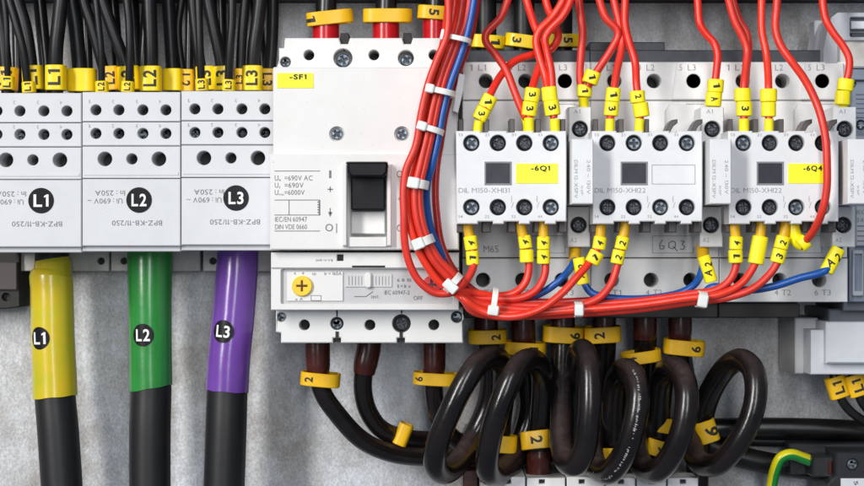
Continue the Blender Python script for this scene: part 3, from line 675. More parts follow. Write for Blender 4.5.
    if tagtxt:
        m = MB()
        slab(m, rr(516, 163.6, 558, 183.4), A+.6, A+.1, (), 0.1); l = m.build('name_label', M['label_yellow'], aux)
        m = MB(); text(m, tagtxt, 540.5, 168.6, A+.9, 19, 6.4, 0, 0.03); m.build('lettering', M['ink'], l, smooth=0, recalc=False)
    else:
        m = MB()
        for a in ((516, 165, 559, 165), (516, 184, 559, 184), (516, 165, 516, 184), (559, 165, 559, 184)): line(m, *a, A+.2, .6)
        m.build('label_outline', M['ink_grey'], aux, smooth=0, recalc=False)
    m = MB(); text(m, aux_txt, 484, 190.3, A+.2, 51, 5)
    for x, s1, s2 in zip(xs, ('13', '21', '31', '43'), ('14', '22', '32', '44')):
        text(m, s1, x-11, 134.8, A+.2, 4.4, 2.8); text(m, s2, x-11, 216.5, A+.2, 4.4, 2.8)
    for x in (511.5, 537): line(m, x, 196, x, 202, A+.2, .5); line(m, x+2, 202, x, 208, A+.2, .5)
    m.build('printing', M['ink_grey'], aux, smooth=0, recalc=False)
    # ---- coil terminal column with A1 and A2 screws
    C = 204
    m = MB(); slab(m, [(568.5, 107), (591.5, 107), (591.5, 142), (568.5, 150)], C, 140, [(circ(580, 129, 8.2, 28), 12, 1)], 0.9)
    slab(m, rr(567.5, 206.5, 590.5, 247, 1), C, 140, [(circ(578.5, 225, 8.2, 28), 12, 1)], 0.9)
    slab(m, rr(569.5, 145, 589, 210), C-30, 140, (), 0.9, 2)
    cc = m.build('coil_terminal', [M['white_aux'], M['hole_floor'], M['slot_dark']], t)
    screw(cc, 580, 129.3, C-4, 6.8, 'screw_dark', name='terminal_screw'); screw(cc, 578.5, 225.3, C-4, 6.8, 'screw_dark', name='terminal_screw')
    m = MB(); text(m, 'A1', 577, 111.5, C+.2, 6.5, 4.2); text(m, 'A2', 573.5, 240, C+.2, 6.5, 4.4); m.build('printing', M['ink_grey'], cc, smooth=0, recalc=False)
    Dm = 274
    m = MB(); slab(m, rr(572, 139, 593.5, 204, 0.8), Dm, 175, (), 0.9); sm = m.build('suppressor', M['white_aux'], t)
    m = MB(); text(m, 'DILM 12-XSPV', 576, 179, Dm+.2, 38, 3.4, -90); text(m, '240 ~ 130V', 588.5, 177, Dm+.2, 34, 3.4, -90); text(m, 'XSP', 582, 190, Dm+.2, 10, 2, -90)
    m.build('printing', M['ink_grey'], sm, smooth=0, recalc=False)
    # black strip painting in the shade of the gap between block and suppressor
    m = MB(); slab(m, rr(564, 136, 571.5, 222), 200, 150, (), 0.5); m.build('gap_shade_strip', M['slot_dark'], t)
    DX = 0.0
    return t
contactor(0, 'contactor with yellow 6Q1 label, nearest the breaker', '-6Q1', 'DIL M150-XHI31', 0)
contactor(1, 'contactor with empty label field and handwritten 6Q3 below', '', 'DIL M150-XHI22', 0)
contactor(2, 'contactor with yellow 6Q4 label at the right end', '-6Q4', 'DIL M150-XHI22', 0)

# ------------------------------------------------------------------ red and blue control wires
def wire(label, P, mt='red_wire', r=3.9, mks=(), ferr=None, fmat='bright_yellow', group='thin red control wires', name=None):
    m = MB(); tube(m, P, r, seg=14, n=8); o = m.build(name or 'control_wire', M[mt if mt != 'red_wire' else random.choice(['red_wire', 'red_wire_b', 'red_wire_c'])], None, 50); tag(o, label, 'wire', group)
    if ferr:
        m = MB(); tube(m, ferr, 4.6, seg=14, n=4); m.build('ferrule', M['amber' if ferr[0][1] > 200 else fmat], o, 50)  # lower ferrules: shade beneath the blocks is put into the amber colour
    for k in mks: marker(o, *k[:8], mat=M['bright_yellow'], th=k[8] if len(k) > 8 else 0.52, hole=2.0)
    return o
FD = 232
# upper wires: (label, path, markers, ferrule)
wire('red wire from the top to the 6Q1 block first terminal, tag 1 3', [(544, -12, 196), (548, 8, 198), (555, 24, 198), (558, 38, 196), (551, 49, 194), (535, 54, 196), (515, 61, 202), (502, 74, 212), (491, 93, 224), (484, 112, 230), (480, 120, FD)],
     mks=[(488, 102, 226, 27, 15, 14, '1', -60), (481.5, 114, 229, 27, 15, 13, '3', -60)], ferr=[(479, 121, FD, 4.8), (478, 126, FD, 4.6), (477.5, 137, FD, 4.3)])
wire('red wire kinking left above the 6Q1 block and crossing to its third terminal', [(511, -12, 208), (507, 2, 210), (500, 18, 212), (486, 34, 214), (486, 42, 214), (495, 54, 214), (506, 70, 216), (514, 90, 220), (521, 108, 226), (526, 118, FD)],
     ferr=[(525, 117, 226, 4), (527, 125, 227, 4), (527, 137, 227, 4)])
wire('red wire with tags 3 3 over the third 6Q1 terminal', [(524, -12, 204), (528, 5, 206), (534, 24, 206), (541, 42, 208), (542, 56, 210), (536, 76, 216), (532, 90, 226), (530, 106, 230), (529, 118, FD)],
     mks=[(532, 95, 228, 8, 15, 14, '3', -75), (529.5, 109, 230, 8, 15, 14, '3', -75)], ferr=[(529, 118, FD, 5.2), (529, 123, FD, 5.0), (529.5, 137, FD, 4.6)])
wire('red wire curving from upper right to the 3 tag over the fourth 6Q1 terminal', [(566, -12, 214), (562, 2, 216), (553, 16, 216), (539, 31, 216), (536, 41, 216), (539, 56, 218), (545, 76, 222), (548, 92, 228), (552, 108, 231), (554, 118, FD)],
     mks=[(549.5, 94, 229, -6, 15.5, 14, '', 0), (552, 108, 231, -8, 15.5, 15, '3', -80)], ferr=[(555, 119, FD, 5.2), (555, 123, FD, 5.0), (555.5, 137, FD, 4.6)])
wire('red wire running beside it into the same 3 tag', [(573, -12, 222), (570, 2, 223), (562, 17, 224), (549, 31, 222), (545, 39, 222), (547, 52, 222), (551, 70, 224), (552.5, 92, 228), (553, 104, 229)])
wire('straight red wire falling behind the slanted 1 1 tag to A1 of 6Q1', [(578, -12, 190), (580, 10, 192), (582.5, 32, 194), (581, 55, 196), (580, 78, 196), (583, 98, 196), (584, 112, 190)],
     mks=[(584.5, 91, 197, 4, 15, 12, '1', -80)], ferr=[(583.5, 96, 197, 5.2), (584, 104, 194, 5), (584, 112, 192, 5)])
wire('red wire kinked by the gap between 6Q1 and 6Q3 into the slanted 1 tag', [(597, -12, 206), (600, 2, 207), (606, 18, 208), (617, 30, 208), (618, 36, 208), (611, 50, 207), (602, 64, 206), (594, 76, 205), (588, 86, 203)],
     mks=[(591.5, 77.5, 205, 20, 16, 13, '1', -60)])
wire('red wire with tags 1 3 over the first terminal of the middle block', [(612, -12, 200), (615, 5, 202), (619, 22, 204), (622, 38, 206), (621, 52, 210), (617, 70, 218), (614, 90, 226), (611, 112, 230), (610, 120, FD)],
     mks=[(613, 95, 227, 5, 14.5, 14, '1', -75), (611.5, 109, 230, 5, 14.5, 14, '3', -75)], ferr=[(610, 119, FD, 4.6), (610, 123, FD, 4.6), (609.5, 137, FD, 4.6)])
wire('red wire with the 2 tag over the second terminal of the middle block', [(626, -12, 212), (625, 6, 213), (625, 24, 214), (629, 42, 215), (635, 62, 218), (636.5, 85, 226), (640, 110, 231), (640, 120, FD)],
     mks=[(637.5, 97, 228, -4, 15, 12, '2', -80), (641, 110, 231, -8, 15.5, 14, '', 0)], ferr=[(640, 119, FD, 5.0), (639.5, 123, FD, 4.8), (639, 137, FD, 4.8)])
wire('red wire alone over the 5L3 pole of the middle contactor into the A1 tag', [(697, -12, 186), (698, 5, 188), (700, 24, 190), (706, 34, 190), (714, 43, 191), (717.5, 54, 193), (716.5, 70, 196), (715, 84, 197), (713, 110, 192)],
     mks=[(715.5, 86, 197, 4, 16, 13, '1', -80), (713.5, 99.5, 197, 4, 16, 14, 'A', -80)], ferr=[(713, 104, 196, 5), (713, 112, 192, 5)])
wire('front red wire of the pair over the first 6Q4 terminal, tag 3', [(726, -12, 210), (730, 5, 211), (735, 22, 212), (743, 38, 213), (747, 50, 214), (746, 66, 219), (744, 86, 227), (744, 112, 231), (744, 120, FD)],
     mks=[(742.5, 95, 228, 0, 16, 13, '', 0), (744, 109, 230, 0, 15.5, 14.5, '3', -90)], ferr=[(744, 119, FD, 5.4), (744, 123, FD, 5.2), (744, 137, FD, 5.0)])
wire('rear red wire of the pair over the first 6Q4 terminal', [(730, -12, 200), (734, 5, 201), (739, 20, 202), (747, 35, 204), (748.5, 50, 206), (747, 64, 210), (745, 88, 222)])
wire('straight red wire with a blank double tag over the second 6Q4 terminal', [(762, -12, 208), (761.5, 10, 210), (762, 32, 211), (766, 52, 214), (768, 72, 221), (768.5, 90, 228), (768.5, 112, 231), (769, 120, FD)],
     mks=[(768.5, 95.5, 228, 0, 16.5, 13, '', 0), (768.5, 109.5, 231, 0, 14.5, 14.5, '', 0)], ferr=[(769, 119, FD, 4.8), (769, 123, FD, 4.7), (769, 137, FD, 4.6)])
w = wire('long red wire hanging across the 6Q4 label and looping under the block', [(778, -12, 214), (776.5, 8, 216), (775.5, 28, 219), (780, 44, 224), (792, 62, 234), (803, 77, 246), (812, 93, 256), (820, 113, 264), (825.5, 138, 268), (827, 165, 269), (826.5, 190, 268), (822, 212, 264), (814, 230, 252), (806, 240, 238), (799, 244, 228)], r=4.1)
m = MB(); tube(m, [(793, 222, 228, 6), (794, 232, 228, 7), (797, 240, 228, 7.5), (804, 245, 230, 7.2)], 7, seg=18, n=5); m.build('elbow_marker', M['bright_yellow'], w, 50)
m = MB(); F = frame_at(803, 243, 234, 50); sleeve(m, F, 15, 14, 9, hole=2); m.build('marker', M['bright_yellow'], w, 40)
wire('rightmost red wire falling to the A1 screw of 6Q4', [(822, -12, 188), (823, 5, 190), (826, 20, 192), (834, 34, 194), (843, 46, 196), (849, 58, 198), (849, 70, 198), (846, 84, 198), (844, 112, 192)],
     mks=[(845.5, 85, 198, 8, 16, 12, '', 0), (842.5, 98, 198, 3, 15, 14, '', 0)], ferr=[(843, 102, 197, 5), (844, 112, 192, 5)])

# trunk bundle: the red wires drop over the breaker's right side then turn right and fan out to lower terminals
def trunk(ox, oy, od, tail):
    """offset copy of the bundle centre line followed by its own tail"""
    base = [(463, -12, 238), (459, 20, 240), (452, 45, 244), (441, 75, 248), (433, 105, 250), (427, 135, 251), (420, 165, 252), (415, 190, 253), (416, 215, 253), (423, 240, 252), (434, 261, 250), (452, 281, 246)]
    fan = [1.5, 1.35, 1.0, .95, .9, .9, .9, .85, .9, .9, .95, 1.0]
    rot = [0, 0, 0, 0, 0, 0, 0, 0, .15, .4, .7, .85]
    out = []
    for (x, y, d), f, q in zip(base, fan, rot):
        a = -q*math.pi/4
        out.append((x+ox*f*math.cos(a), y-ox*f*math.sin(-a)*-1*-1, d+od))
    return out+tail
wire('outermost loose red wire left of the bundle, looping to the 4 1 tag', [(448, -12, 262), (448.5, 18, 262), (446, 38, 262), (437, 60, 262), (428, 85, 262), (421, 115, 262), (416, 145, 262), (406, 170, 262), (403.5, 190, 262), (404, 215, 262), (404.5, 240, 260), (409, 262, 258), (419, 281, 256), (436, 293, 254), (453, 292, 252), (466, 281, 246), (474, 264, 238), (471, 244, 233), (468, 232, FD)],
     mks=[(471, 243, 233, -8, 13.5, 14, '4', 65), (472.5, 258, 236, -3, 13, 14, '1', 80)], ferr=[(470, 238, FD, 5), (468.5, 230, FD, 5), (468, 219, FD, 4.6)])
tails = [
 ('bundled red wire branching up to tags 4 over the second pole', -9, 4, [(476, 293, 240), (498, 296, 234), (514, 293, 232), (525, 283, 231), (529, 268, 230), (526, 250, 230), (523, 236, FD)], [(525, 242, 231, -8, 13, 13, '4', 60), (526.5, 256, 231, -2, 14, 13, '', 0)], [(523.5, 238, FD, 5), (521.5, 229, FD, 5), (520.5, 219, FD, 4.6)]),
 ('bundled red wire branching up to the double 4 4 tag', -5, -4, [(475, 297, 238), (500, 299, 236), (520, 298, 235), (536, 290, 234), (544, 277, 232), (545.5, 264, 230), (543.5, 248, 230), (543, 234, FD)], [(543.5, 243, 231, 0, 13, 13, '4', 70), (543.5, 257, 231, 0, 13, 14, '4', 70)], [(543.5, 238, FD, 5), (543.5, 229, FD, 5), (543.5, 219, FD, 4.6)]),
 ('lowest bundled red wire rising to the slanted 4 1 tag of the middle block', -7, -10, [(462, 298, 252), (478, 309, 250), (497, 316, 250), (518, 316, 250), (540, 309, 250), (560, 295, 248), (576, 278, 244), (589, 263, 238), (596, 252, 234), (600, 238, FD)], [(599.5, 243, 232, 9, 13, 13, '4', 70), (594.5, 257.5, 236, 28, 15, 13, '1', 55)], [(600, 238, FD, 5), (601, 229, FD, 5), (601.5, 219, FD, 4.6)]),
 ('bundled red wire rising to the double 2 2 tag', 0, 6, [(472, 301, 244), (498, 307, 240), (530, 310, 238), (560, 309, 238), (582, 305, 238), (600, 297, 238), (611, 284, 236), (617, 267, 233), (621, 250, 231), (625, 236, FD)], [(622, 243, 232, 12, 13, 13, '2', 75), (618, 257, 233, 12, 13, 14, '2', 75)], [(623, 238, FD, 5), (625, 229, FD, 5), (625.5, 219, FD, 4.6)]),
 ('long bundled red wire rising to the leftmost numbered tag pair under the 6Q4 block', 4, -2, [(466, 296, 240), (492, 305, 236), (530, 306, 232), (580, 305, 230), (640, 301, 230), (690, 294, 230), (715, 290, 231), (729, 281, 231), (735.5, 268, 231), (736, 250, 231), (735, 236, FD)], [(736, 243, 232, 2, 13, 13, '4', 75), (735.5, 256.5, 232, -2, 14, 13, '1', 85)], [(736, 238, FD, 5), (735, 229, FD, 5), (735, 219, FD, 4.6)]),
 ('long bundled red wire reaching the long blank tag under 6Q4', 0, -6, [(468, 304, 246), (494, 312, 242), (530, 313, 240), (580, 310, 238), (640, 305, 238), (690, 298, 238), (718, 295, 238), (738, 286, 236), (750, 273, 234), (757, 258, 232), (760, 238, FD)], [(758, 250, 232, 10, 15.5, 28, '', 0)], [(760, 238, FD, 5), (761, 229, FD, 5), (761, 219, FD, 4.6)]),
 ('long bundled red wire rising to the tag pair right of the long blank tag', 5, 4, [(470, 309, 242), (492, 316, 236), (530, 316, 232), (580, 313.5, 232), (640, 309, 232), (690, 302, 232), (725, 298, 234), (752, 289, 235), (769, 275, 234), (777.5, 262, 233), (781, 248, 232), (785, 236, FD)], [(782, 242.5, 232, 14, 14, 13, '2', 75), (778.5, 256, 233, 14, 14, 14, '3', 75)], [(783, 238, FD, 5), (785, 229, FD, 5), (785.5, 219, FD, 4.6)]),
]
for lb, ox, od, tail, mk, fe in tails: wire(lb, trunk(ox, 0, od, tail), mks=mk, ferr=fe)
# dark red wire falling separately
wire('dark red wire hanging straight behind the bundle', [(478, -12, 226), (474, 20, 228), (468, 45, 230), (455, 80, 232), (446, 110, 232), (441, 140, 232), (437, 165, 232), (435.5, 195, 232), (437.5, 220, 232), (441, 242, 232), (450, 264, 232), (466, 284, 230), (490, 299, 228), (540, 302, 226), (600, 300, 226)], 'dark_red_wire', 3.5)
# blue
bg = 'thin blue control wires'
wire('blue wire on the right flank of the falling bundle', [(475, -12, 244), (472, 12, 246), (467, 35, 248), (459, 60, 250), (450, 85, 252), (443, 112, 252), (438, 140, 252), (431, 170, 250), (427, 185, 246), (427, 205, 240), (432, 232, 236), (445, 258, 232), (466, 285, 226), (495, 301, 222), (522, 300, 224), (545, 291, 226), (563, 277, 226), (574, 262, 210), (575, 252, 194), (576, 243, 182)], 'blue_wire', 3.7, group=bg,
     ferr=[(574.5, 260, 208, 5.6), (575, 254, 198, 6.4), (575.5, 244, 182, 6.4)])
wire('blue wire from the tilted A 2 tag beside 6Q1 into the bundle', [(577, 242, 176), (577, 254, 196), (581, 270, 218), (586, 286, 224), (592, 293, 226), (606, 297, 226), (630, 299, 225), (660, 297, 224), (682, 292, 224), (695, 284, 222), (702, 270, 212), (703, 256, 198), (702.5, 244, 182)], 'blue_wire', 3.7, group=bg,
     mks=[(581, 271, 222, -10, 12.5, 27, 'A 2', 77, 0.6), (707.5, 269, 218, -17, 12.5, 27, 'A 2', 73, 0.6)], ferr=[(703.5, 260, 208, 5.6), (703, 254, 198, 6.4), (702.5, 244, 182, 6.4)])
wire('blue wire from the A 2 tag at the far right back to the bundle', [(841, 236, 172), (839, 247, 190), (829, 268, 222), (820, 273, 224), (800, 278, 224), (775, 286, 224), (750, 290, 224), (730, 289, 224), (712, 287, 224), (700, 296, 224), (660, 303, 222)], 'blue_wire', 3.9, group=bg,
     mks=[(832.5, 260, 220, 28, 14, 27, 'A 2', 60, 0.6)])

m = MB(); slab(m, [(459, 73), (465, 75), (463, 92), (458, 113), (452.5, 111), (455, 95)], 236, 233, (), .4)
tag(m.build('marker_tab', M['white_aux']), 'small tilted white tab between the wire bundle and the 6Q1 contactor', 'tab')
# ------------------------------------------------------------------ cable ties
def tie(label, px, py, d, ang, w, dp, head=None, h=6):
    F = frame_at(px, py, d, ang); k = K(d); m = MB(); sleeve(m, F, w*k, dp*k, h*k, hole=1.3, e=2.6, seg=36, b=.5)
    O, up, side, fr = F
    o = m.build('cable_tie', M['tie_white'], None, 40); tag(o, label, 'cable tie', 'white cable ties on the wire bundle')
    if head:
        hx, hw, hh = head; m = MB(); F2 = (O+side*hx*k+fr*(dp/2*k-1.5), up, side, fr)
        sleeve(m, F2, hw*k, 7*k, hh*k, hole=hw*k*.28, e=5, seg=32, b=1.0)
        m2 = F2[0]; sleeve(m, (m2+fr*0.2, up, side, fr), hw*k*.5, 5*k, hh*k*.8, hole=hw*k*.2, e=4)
        m.build('tie_head', M['tie_white'], o, 40)
    return o
tie('cable tie with square head nearest the top of the bundle', 457, 39.5, 246, 12, 30, 34, (-12, 10, 11), 5)
tie('cable tie just above the upper end of the contactor body', 440.5, 92, 250, 12, 31, 34, (-11, 9, 9), 6)
tie('cable tie on the bundle level with the two breaker screws', 430.5, 129.5, 251, 17, 28, 34, (-9, 10, 9), 6)
tie('thick cable tie beside the breaker toggle', 417.5, 184, 252, 10, 23, 34, (-4, 12, 11), 9)
tie('cable tie below the toggle where the bundle starts to turn', 423, 242, 251, -22, 24, 34, (-5, 12, 11), 9)
tie('slanted cable tie at the bend over the red dial', 453, 283, 247, -48, 24, 36, (-4, 10, 15), 7)
tie('upright cable tie under the M65 marking', 494, 301, 239, -82, 27, 34, (-9, 10, 11), 6)
tie('short cable tie below the gap between the left two contactors', 578, 309.5, 238, -90, 16, 30, (0, 12, 9), 8)
tie('cable tie below the gap between the right two contactors', 701, 299.5, 234, -80, 17, 30, (-1, 13, 10), 9)

# ------------------------------------------------------------------ feed cables on top of the contactors
def top_feed(cx, y, w, ang, s, lb, tx):
    m = MB(); tube(m, [(cx, -14, 84), (cx, 20, 86), (cx, 62, 88)], 10.5, seg=22); o = m.build('power_cable', M['thin_black'], None, 50); tag(o, lb, 'cable', 'thick feed cables above the 6Q1 contactor')
    marker(o, cx+1, y, 92, ang, w, 13, s, -90, mat=M['yellow'], dp=30, th=0.7, tx=tx, hole=2.0, e=3.2, pitch=3)
top_feed(486, 42, 36, 4, '1', 'dark cable with yellow 1 ring above the first pole of 6Q1', 8)
top_feed(524, 42, 41, 8, '3', 'dark cable with yellow 3 ring above the second pole of 6Q1', -9)
top_feed(562, 41, 36, 0, '5', 'dark cable with yellow 5 ring above the third pole of 6Q1', 4)

# ------------------------------------------------------------------ coiled power cables under the contactors
def coil(label, P, r, brown, rings, prt=None):
    m = MB(); fr = tube(m, P, r, seg=30, n=14)
    o = m.build('coiled_cable', M['dusty_rubber'], None, 50); tag(o, label, 'cable', 'thick black cables wound in loops below the contactors')
    for b in brown:
        m = MB(); tube(m, b, 11.8, seg=24, n=5); m.build('shrink_sleeve', M['brown_shrink'], o, 50)
    for k in rings: marker(o, *k[:8], mat=M['amber'], dp=k[8], th=0.66, tx=k[9], hole=2.0, e=3.4, pitch=k[10])
    if prt:                                   # worn white print along the sheath
        i0, i1, ang = prt; m = MB(); rnd = random.Random(5)
        for i in range(i0, min(i1, len(fr)-1)):
            for h in range(3):
                if rnd.random() < .55: continue
                p, T, u, w_, rad = fr[i]; p2 = fr[i+1][0]; q = p.lerp(p2, h/3)
                nrm = Vector((0, 0, 1)); nrm = (nrm-T*nrm.dot(T)).normalized(); sd = T.cross(nrm)
                a = R(ang); n_ = nrm*math.cos(a)+sd*math.sin(a); s_ = T.cross(n_)
                L_ = rnd.uniform(.2, .6); Wd = rnd.uniform(.5, 1.2); q = q+n_*(rad+.15)+s_*rnd.uniform(-.7, .7)
                m.add([q-T*L_-s_*Wd, q+T*L_-s_*Wd, q+T*L_+s_*Wd, q-T*L_+s_*Wd], [(0, 1, 2, 3)])
        m.build('sheath_print', M['ink_grey'], o, smooth=0, recalc=False)
    return o
def brn(x, d=96, y0=312, y1=340): return [(x, y0, d, 12), (x, (y0+y1)/2, d, 12), (x, y1-6, d, 11.6), (x, y1, d, 10.2)]
coil('first coiled cable from the left, leaning loop below the 2 ring', [(486, 312, 92), (487, 340, 88), (492, 375, 72), (488, 405, 62), (474, 438, 66), (459, 462, 92), (444, 473, 126), (435, 464, 152), (438, 443, 166), (450, 412, 174), (464, 384, 174), (479, 363, 164), (493, 357, 146), (503, 366, 122), (504, 388, 98), (500, 420, 80), (498, 450, 76), (498, 480, 74), (498, 510, 74)], 11.6,
     [brn(486)], [(487.5, 336, 96, -1, 39, 14, '2', 90, 30, 8, 3), (498, 443, 84, 4, 38, 17, '', 0, 28, 0, 0)])
coil('second coiled cable from the left, leaning loop below the 1 ring', [(523, 312, 92), (524, 340, 88), (528, 380, 70), (530, 410, 60), (520, 445, 68), (508, 466, 96), (494, 476, 132), (487, 466, 156), (490, 440, 170), (500, 405, 178), (511, 380, 176), (521, 364, 164), (532, 360, 146), (541, 370, 124), (543, 390, 104), (541, 420, 88), (539, 450, 84), (538, 480, 82), (538, 510, 82)], 11.8,
     [brn(523, y1=345), [(539, 449, 85, 11), (539, 456, 84, 12.4), (538, 480, 82, 12.4), (538, 500, 82, 12.4)]], [(525, 348, 96, 3, 42, 13, '1', 90, 30, 8, 3), (536, 440, 92, -6, 31, 18, '2', -90, 30, 0, -8)])
coil('third coiled cable from the left, narrow loop seen almost edge-on', [(563, 312, 94), (563, 345, 98), (562, 380, 112), (562, 415, 130), (562, 445, 152), (567, 462, 170), (576, 464, 182), (585, 448, 190), (589, 420, 194), (590, 390, 192), (588, 364, 180), (583, 351, 160), (578, 358, 130), (577, 390, 100), (577, 430, 80), (575, 480, 74), (575, 510, 74)], 12,
     [brn(563, 98)], [(563, 334, 98, 3, 40, 16, '6', 90, 30, 11, 3)])
coil('fourth coiled cable with worn white print, loop below the 4 ring', [(604, 312, 90), (604, 345, 84), (601, 380, 70), (595, 420, 76), (591, 448, 100), (597, 468, 136), (610, 472, 164), (625, 452, 184), (634, 425, 192), (638, 398, 190), (634, 377, 174), (625, 370, 150), (617, 380, 118), (614, 410, 92), (613, 450, 78), (612, 485, 74), (612, 510, 74)], 12.2,
     [brn(604)], [(602, 334, 96, -3, 38, 16, '2', 90, 30, -4, 3), (611, 455, 84, 0, 26, 16, '4', -90, 26, 0, 0)], (78, 140, 0))
coil('fifth coiled cable from the left, loop below the second 6 ring', [(645, 312, 90), (645, 345, 84), (643, 385, 70), (638, 425, 72), (636, 448, 96), (643, 467, 130), (657, 471, 158), (672, 454, 180), (683, 427, 188), (687, 398, 186), (683, 377, 170), (673, 368, 148), (663, 377, 120), (659, 404, 96), (657, 440, 80), (655, 485, 76), (655, 510, 76)], 12,
     [brn(645)], [(641, 356.5, 100, -8, 40, 12, '4', 90, 30, -10, 3), (665, 425, 86, 8, 20, 15, '', 0, 24, 0, 0), (659, 448, 84, 16, 27, 16, '6', 90, 26, 2, 0)])
coil('sixth coiled cable at the right end, wide open loop', [(680, 312, 90), (680, 350, 84), (686, 390, 66), (690, 420, 66), (692, 448, 92), (702, 464, 124), (718, 464, 148), (735, 447, 164), (750, 420, 170), (756, 393, 168), (753, 370, 156), (742, 360, 138), (728, 366, 114), (714, 385, 94), (704, 410, 76), (699, 440, 70), (697, 485, 70), (697, 510, 70)], 11.5,
     [brn(680)], [(684, 347, 100, 5, 41, 15, '6', 90, 30, 10, 3), (706, 431, 80, -18, 22, 22, '6', 75, 26, 4, 0)])

# terminals at the bottom edge
t = thing('lower_terminal_row', 'white terminal row cut off by the bottom edge below the coils', 'terminal block', 590, 486, 0)
m = MB()
for q, x in enumerate((493, 527, 567, 606, 637, 668)):
    x1 = (526, 566, 605, 636, 667, 699)[q]
    slab(m, rr(x, 477+ (q % 2), x1-.8, 530), 118, 5, [(rr(x+12, 479.5, x+18, 484), 8, 1)], .8)
m.build('body', [M['white_contactor'], M['hole_floor']], t)
m = MB(); slab(m, rr(480, 482, 492, 530), 110, 5); slab(m, rr(463, 470, 478, 520), 80, 5, (), 1, 1); m.build('end_stop', [M['beige_base'], M['brown_shrink']], t)
# small black relay body seen between the first coils
t = thing('cable_gland', 'small black ribbed fitting between the first two coils', 'fitting', 470, 440, 0)
m = MB(); slab(m, [(466, 428), (480, 426), (482, 446), (478, 456), (463, 454), (462, 438)], 46, 5, (), 1.5); m.build('body', M['box_black'], t)
m = MB(); 
for q in range(4): slab(m, rr(464+q*3.4, 441, 466+q*3.4, 448), 47.5, 45, (), .3)
m.build('rib', M['hook_dark'], t)

# ------------------------------------------------------------------ right side: grey devices, horizontal cables, earth wire
t = thing('grey_housing', 'pale grey rounded housing at the top right corner', 'device', 845, 40, 0)
m = MB(); slab(m, [(838, 12.5), (900, 12.5), (900, 68), (824, 68), (824, 50), (828, 28), (832, 17)], 150, 5, [(rr(850, 17, 890, 37, 2), 14, 0), (rr(838, 40.5, 890, 66), 4, 2)], 1.5)
m.v = [Vector((v.x, v.y, max(v.z, 62))) for v in m.v]
m.build('shell', [M['grey_device'], M['hole_floor'], M['beige_base']], t)
m = MB(); slab(m, rr(814.5, 20, 823, 62, 2), 88, 62, (), 1.2); m.build('side_tab', M['grey_device'], t)
m = MB(); slab(m, rr(851, 21, 890, 29), 146, 130, (), .8); m.build('card', M['white_device'], t)
m = MB(); slab(m, rr(851, 33, 890, 38), 145, 130, (), .8); m.build('slot_bar', M['dark_grey'], t)
t = thing('blue_grey_relay', 'blue-grey device at the right edge beside contactor 6Q4', 'relay', 860, 200, 0)
m = MB(); slab(m, rr(846, 69, 910, 80), 148, 5, (), 1); slab(m, rr(849, 80.6, 910, 302), 142, 5, [(circ(861, 125, 5), 8, 1), (circ(852.5, 84, 4), 8, 1)], 1)
m.build('housing', [M['blue_grey'], M['hole_floor']], t)
m = MB(); slab(m, rr(856, 206, 900, 246), 150, 140, (), 1); text(m, 'IEC', 861, 212, 150.3, 9, 4, mat=1); text(m, '24', 860, 220, 150.3, 7, 4, mat=1)
for q in range(4): line(m, 857, 226+q*5, 868, 226+q*5, 150.3, 1.2, 1)
m.build('type_plate', [M['grey_device'], M['ink_dark_grey']], t)
m = MB(); slab(m, rr(853, 250, 864, 296, 2), 148, 140, [(rr(855, 254, 862, 291, 1), 3, 1)], 1); m.build('clear_window', [M['grey_device'], M['blue_grey']], t)
m = MB(); slab(m, rr(829, 309, 910, 329), 120, 5, (), 1.5); slab(m, rr(843, 301, 910, 311), 132, 5, (), 1.0); m.build('foot', M['dark_blue_grey'], t)
screw(t, 861, 125, 137, 4.4, 'screw_zinc'); screw(t, 852.5, 84, 137, 3.4, 'screw_zinc')
m = MB()
for q in range(6): slab(m, rr(856, 92+q*4.6, 900, 94.4+q*4.6), 143.5, 141, (), .3)
m.build('cooling_rib', M['blue_grey'], t)
m = MB(); slab(m, rr(853, 136, 900, 139), 145, 141, (), .5); m.build('edge_bead', M['grey_device'], t); m = MB(); slab(m, rr(853, 198, 900, 202), 146, 141, (), .5, 0); m.build('edge_bead', M['grey_device'], t)
# slice of a next suppressor at the right edge
# (already part of contactor 6Q4)
t = thing('grey_terminal_cover', 'pale grey stepped cover above the two L1 tags at the right', 'cover', 835, 350, 0)
m = MB(); slab(m, rr(795, 318, 818, 374, 1), 90, 5, (), 1.2); m.build('side_wall', M['grey_panel'], t)
m = MB(); slab(m, rr(811, 330, 910, 374.5, 1), 128, 5, (), 1.0); m.build('cover', M['white_device'], t)
m = MB(); slab(m, rr(826, 322, 910, 363.5, 1), 140, 60, (), 1.5); m.build('raised_lid', M['white_device'], t)
t = thing('support_post', 'narrow dark post right of the coils below the base bar', 'post', 800, 325, 0)
m = MB(); slab(m, rr(800, 318, 807, 332, 2), 60, 5, (), .8); m.build('post_body', M['dark_grey'], t)
# L1 tagged cables
for q, (x, y, a, lb) in enumerate(((837, 387, -18, 'thin black cable with the left of two amber L1 tags at the right edge'), (856, 385, -18, 'thin black cable with the right of two amber L1 tags at the right edge'))):
    m = MB(); tube(m, [(x-6, 366, 96), (x, 386, 98), (x+6, 402, 98), (x+18, 415, 96), (x+40, 428, 92)], 4.6, seg=14)
    o = m.build('black_cable', M['black_rubber'], None, 50); tag(o, lb, 'cable', 'tagged thin cables at the right edge')
    marker(o, x, y, 98, a, 20, 22, 'L1', 90, M['amber'], dp=16, th=.5)
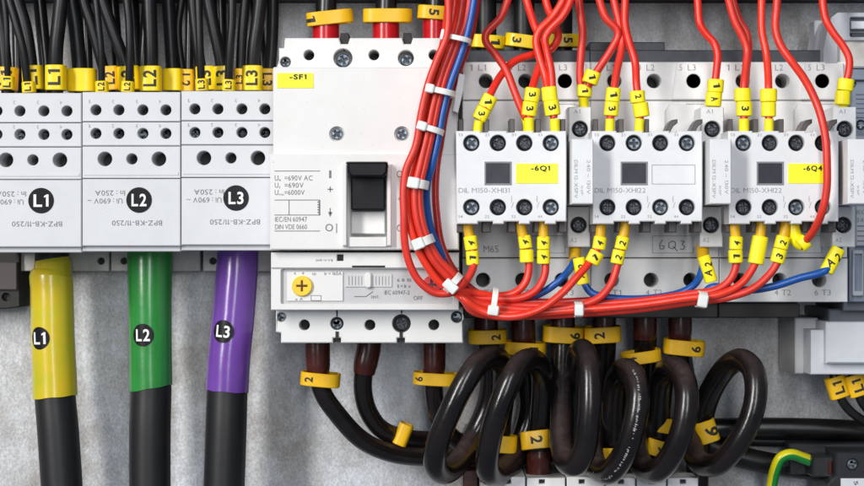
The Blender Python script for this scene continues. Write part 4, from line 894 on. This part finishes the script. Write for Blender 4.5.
# horizontal cables
m = MB(); tube(m, [(560, 428, 30), (640, 430, 30), (700, 429, 30), (760, 428, 32), (820, 429, 34), (900, 433, 36)], 10.6, seg=26)
tag(m.build('power_cable', M['black_rubber'], None, 50), 'straight glossy black cable running right from behind the last coil', 'cable', 'black cables running across the lower right')
m = MB(); tube(m, [(700, 438, 20), (760, 441, 20), (820, 442, 20), (900, 444, 20)], 5.5, seg=18)
tag(m.build('power_cable', M['thin_black'], None, 50), 'thinner dull cable hugging the underside of the straight glossy one', 'cable', 'black cables running across the lower right')
m = MB(); tube(m, [(690, 440, 24), (715, 448, 26), (745, 458, 28), (785, 466, 28), (830, 470, 28), (900, 472, 28)], 11, seg=26)
tag(m.build('power_cable', M['black_rubber'], None, 50), 'sagging black cable passing behind the green and yellow wire', 'cable', 'black cables running across the lower right')
# black junction box
t = thing('junction_box', 'black moulded box with a screw in the bottom right corner', 'junction box', 850, 480, 0)
m = MB(); slab(m, rr(789, 443, 910, 475, 2), 60, 36, (), 1.5); slab(m, [(836, 452), (910, 452), (910, 540), (822, 540), (828, 484), (836, 476)], 110, 36, [(circ(852.5, 464.5, 6), 3, 1)], 1.5)
slab(m, rr(812, 456, 838, 478, 3), 92, 40, (), 2)
m.build('housing', [M['box_black'], M['hole_floor']], t)
m = MB(); tube(m, [(810, 462, 78), (816, 463, 78), (832, 464, 78)], 8.4, seg=22); tube(m, [(822, 464, 78), (826, 464, 78)], 9.6, seg=22); m.build('gland', M['black_rubber'], t, 50)
m = MB(); slab(m, rr(829, 461, 832, 474), 96, 90); m.build('copper_tab', M['brown_shrink'], t)
screw(t, 852.5, 464.5, 110, 5.2, rot=20)
m = MB(); slab(m, rr(841, 478.5, 910, 520, 1), 112, 109, (), .3); lb = m.build('white_label', M['white_device'], t)
m = MB(); text(m, '5', 856, 483, 112.3, 4, 4, -80); m.build('lettering', M['ink'], lb, smooth=0, recalc=False)
# green-yellow wire: two-colour sheath
P = [(769, 520, 70), (771, 492, 72), (775, 470, 76), (781, 458, 78), (791, 454.5, 78), (803, 458, 78), (814, 462, 78)]
m = MB(); tube(m, P, 5.6, seg=24, n=10)
segs = 24
EARTH = lambda j: 7 <= j < 17
for fi in range(len(m.f)):
    j = fi % segs
    m.m[fi] = 1 if EARTH(j) else 0
earth = m.build('earth_wire', [M['ground_green'], M['ground_yellow']], None, 50); tag(earth, 'green and yellow striped wire bending into the black box', 'wire')

for o in bpy.data.objects:
    if '_o' in o.keys(): del o['_o']
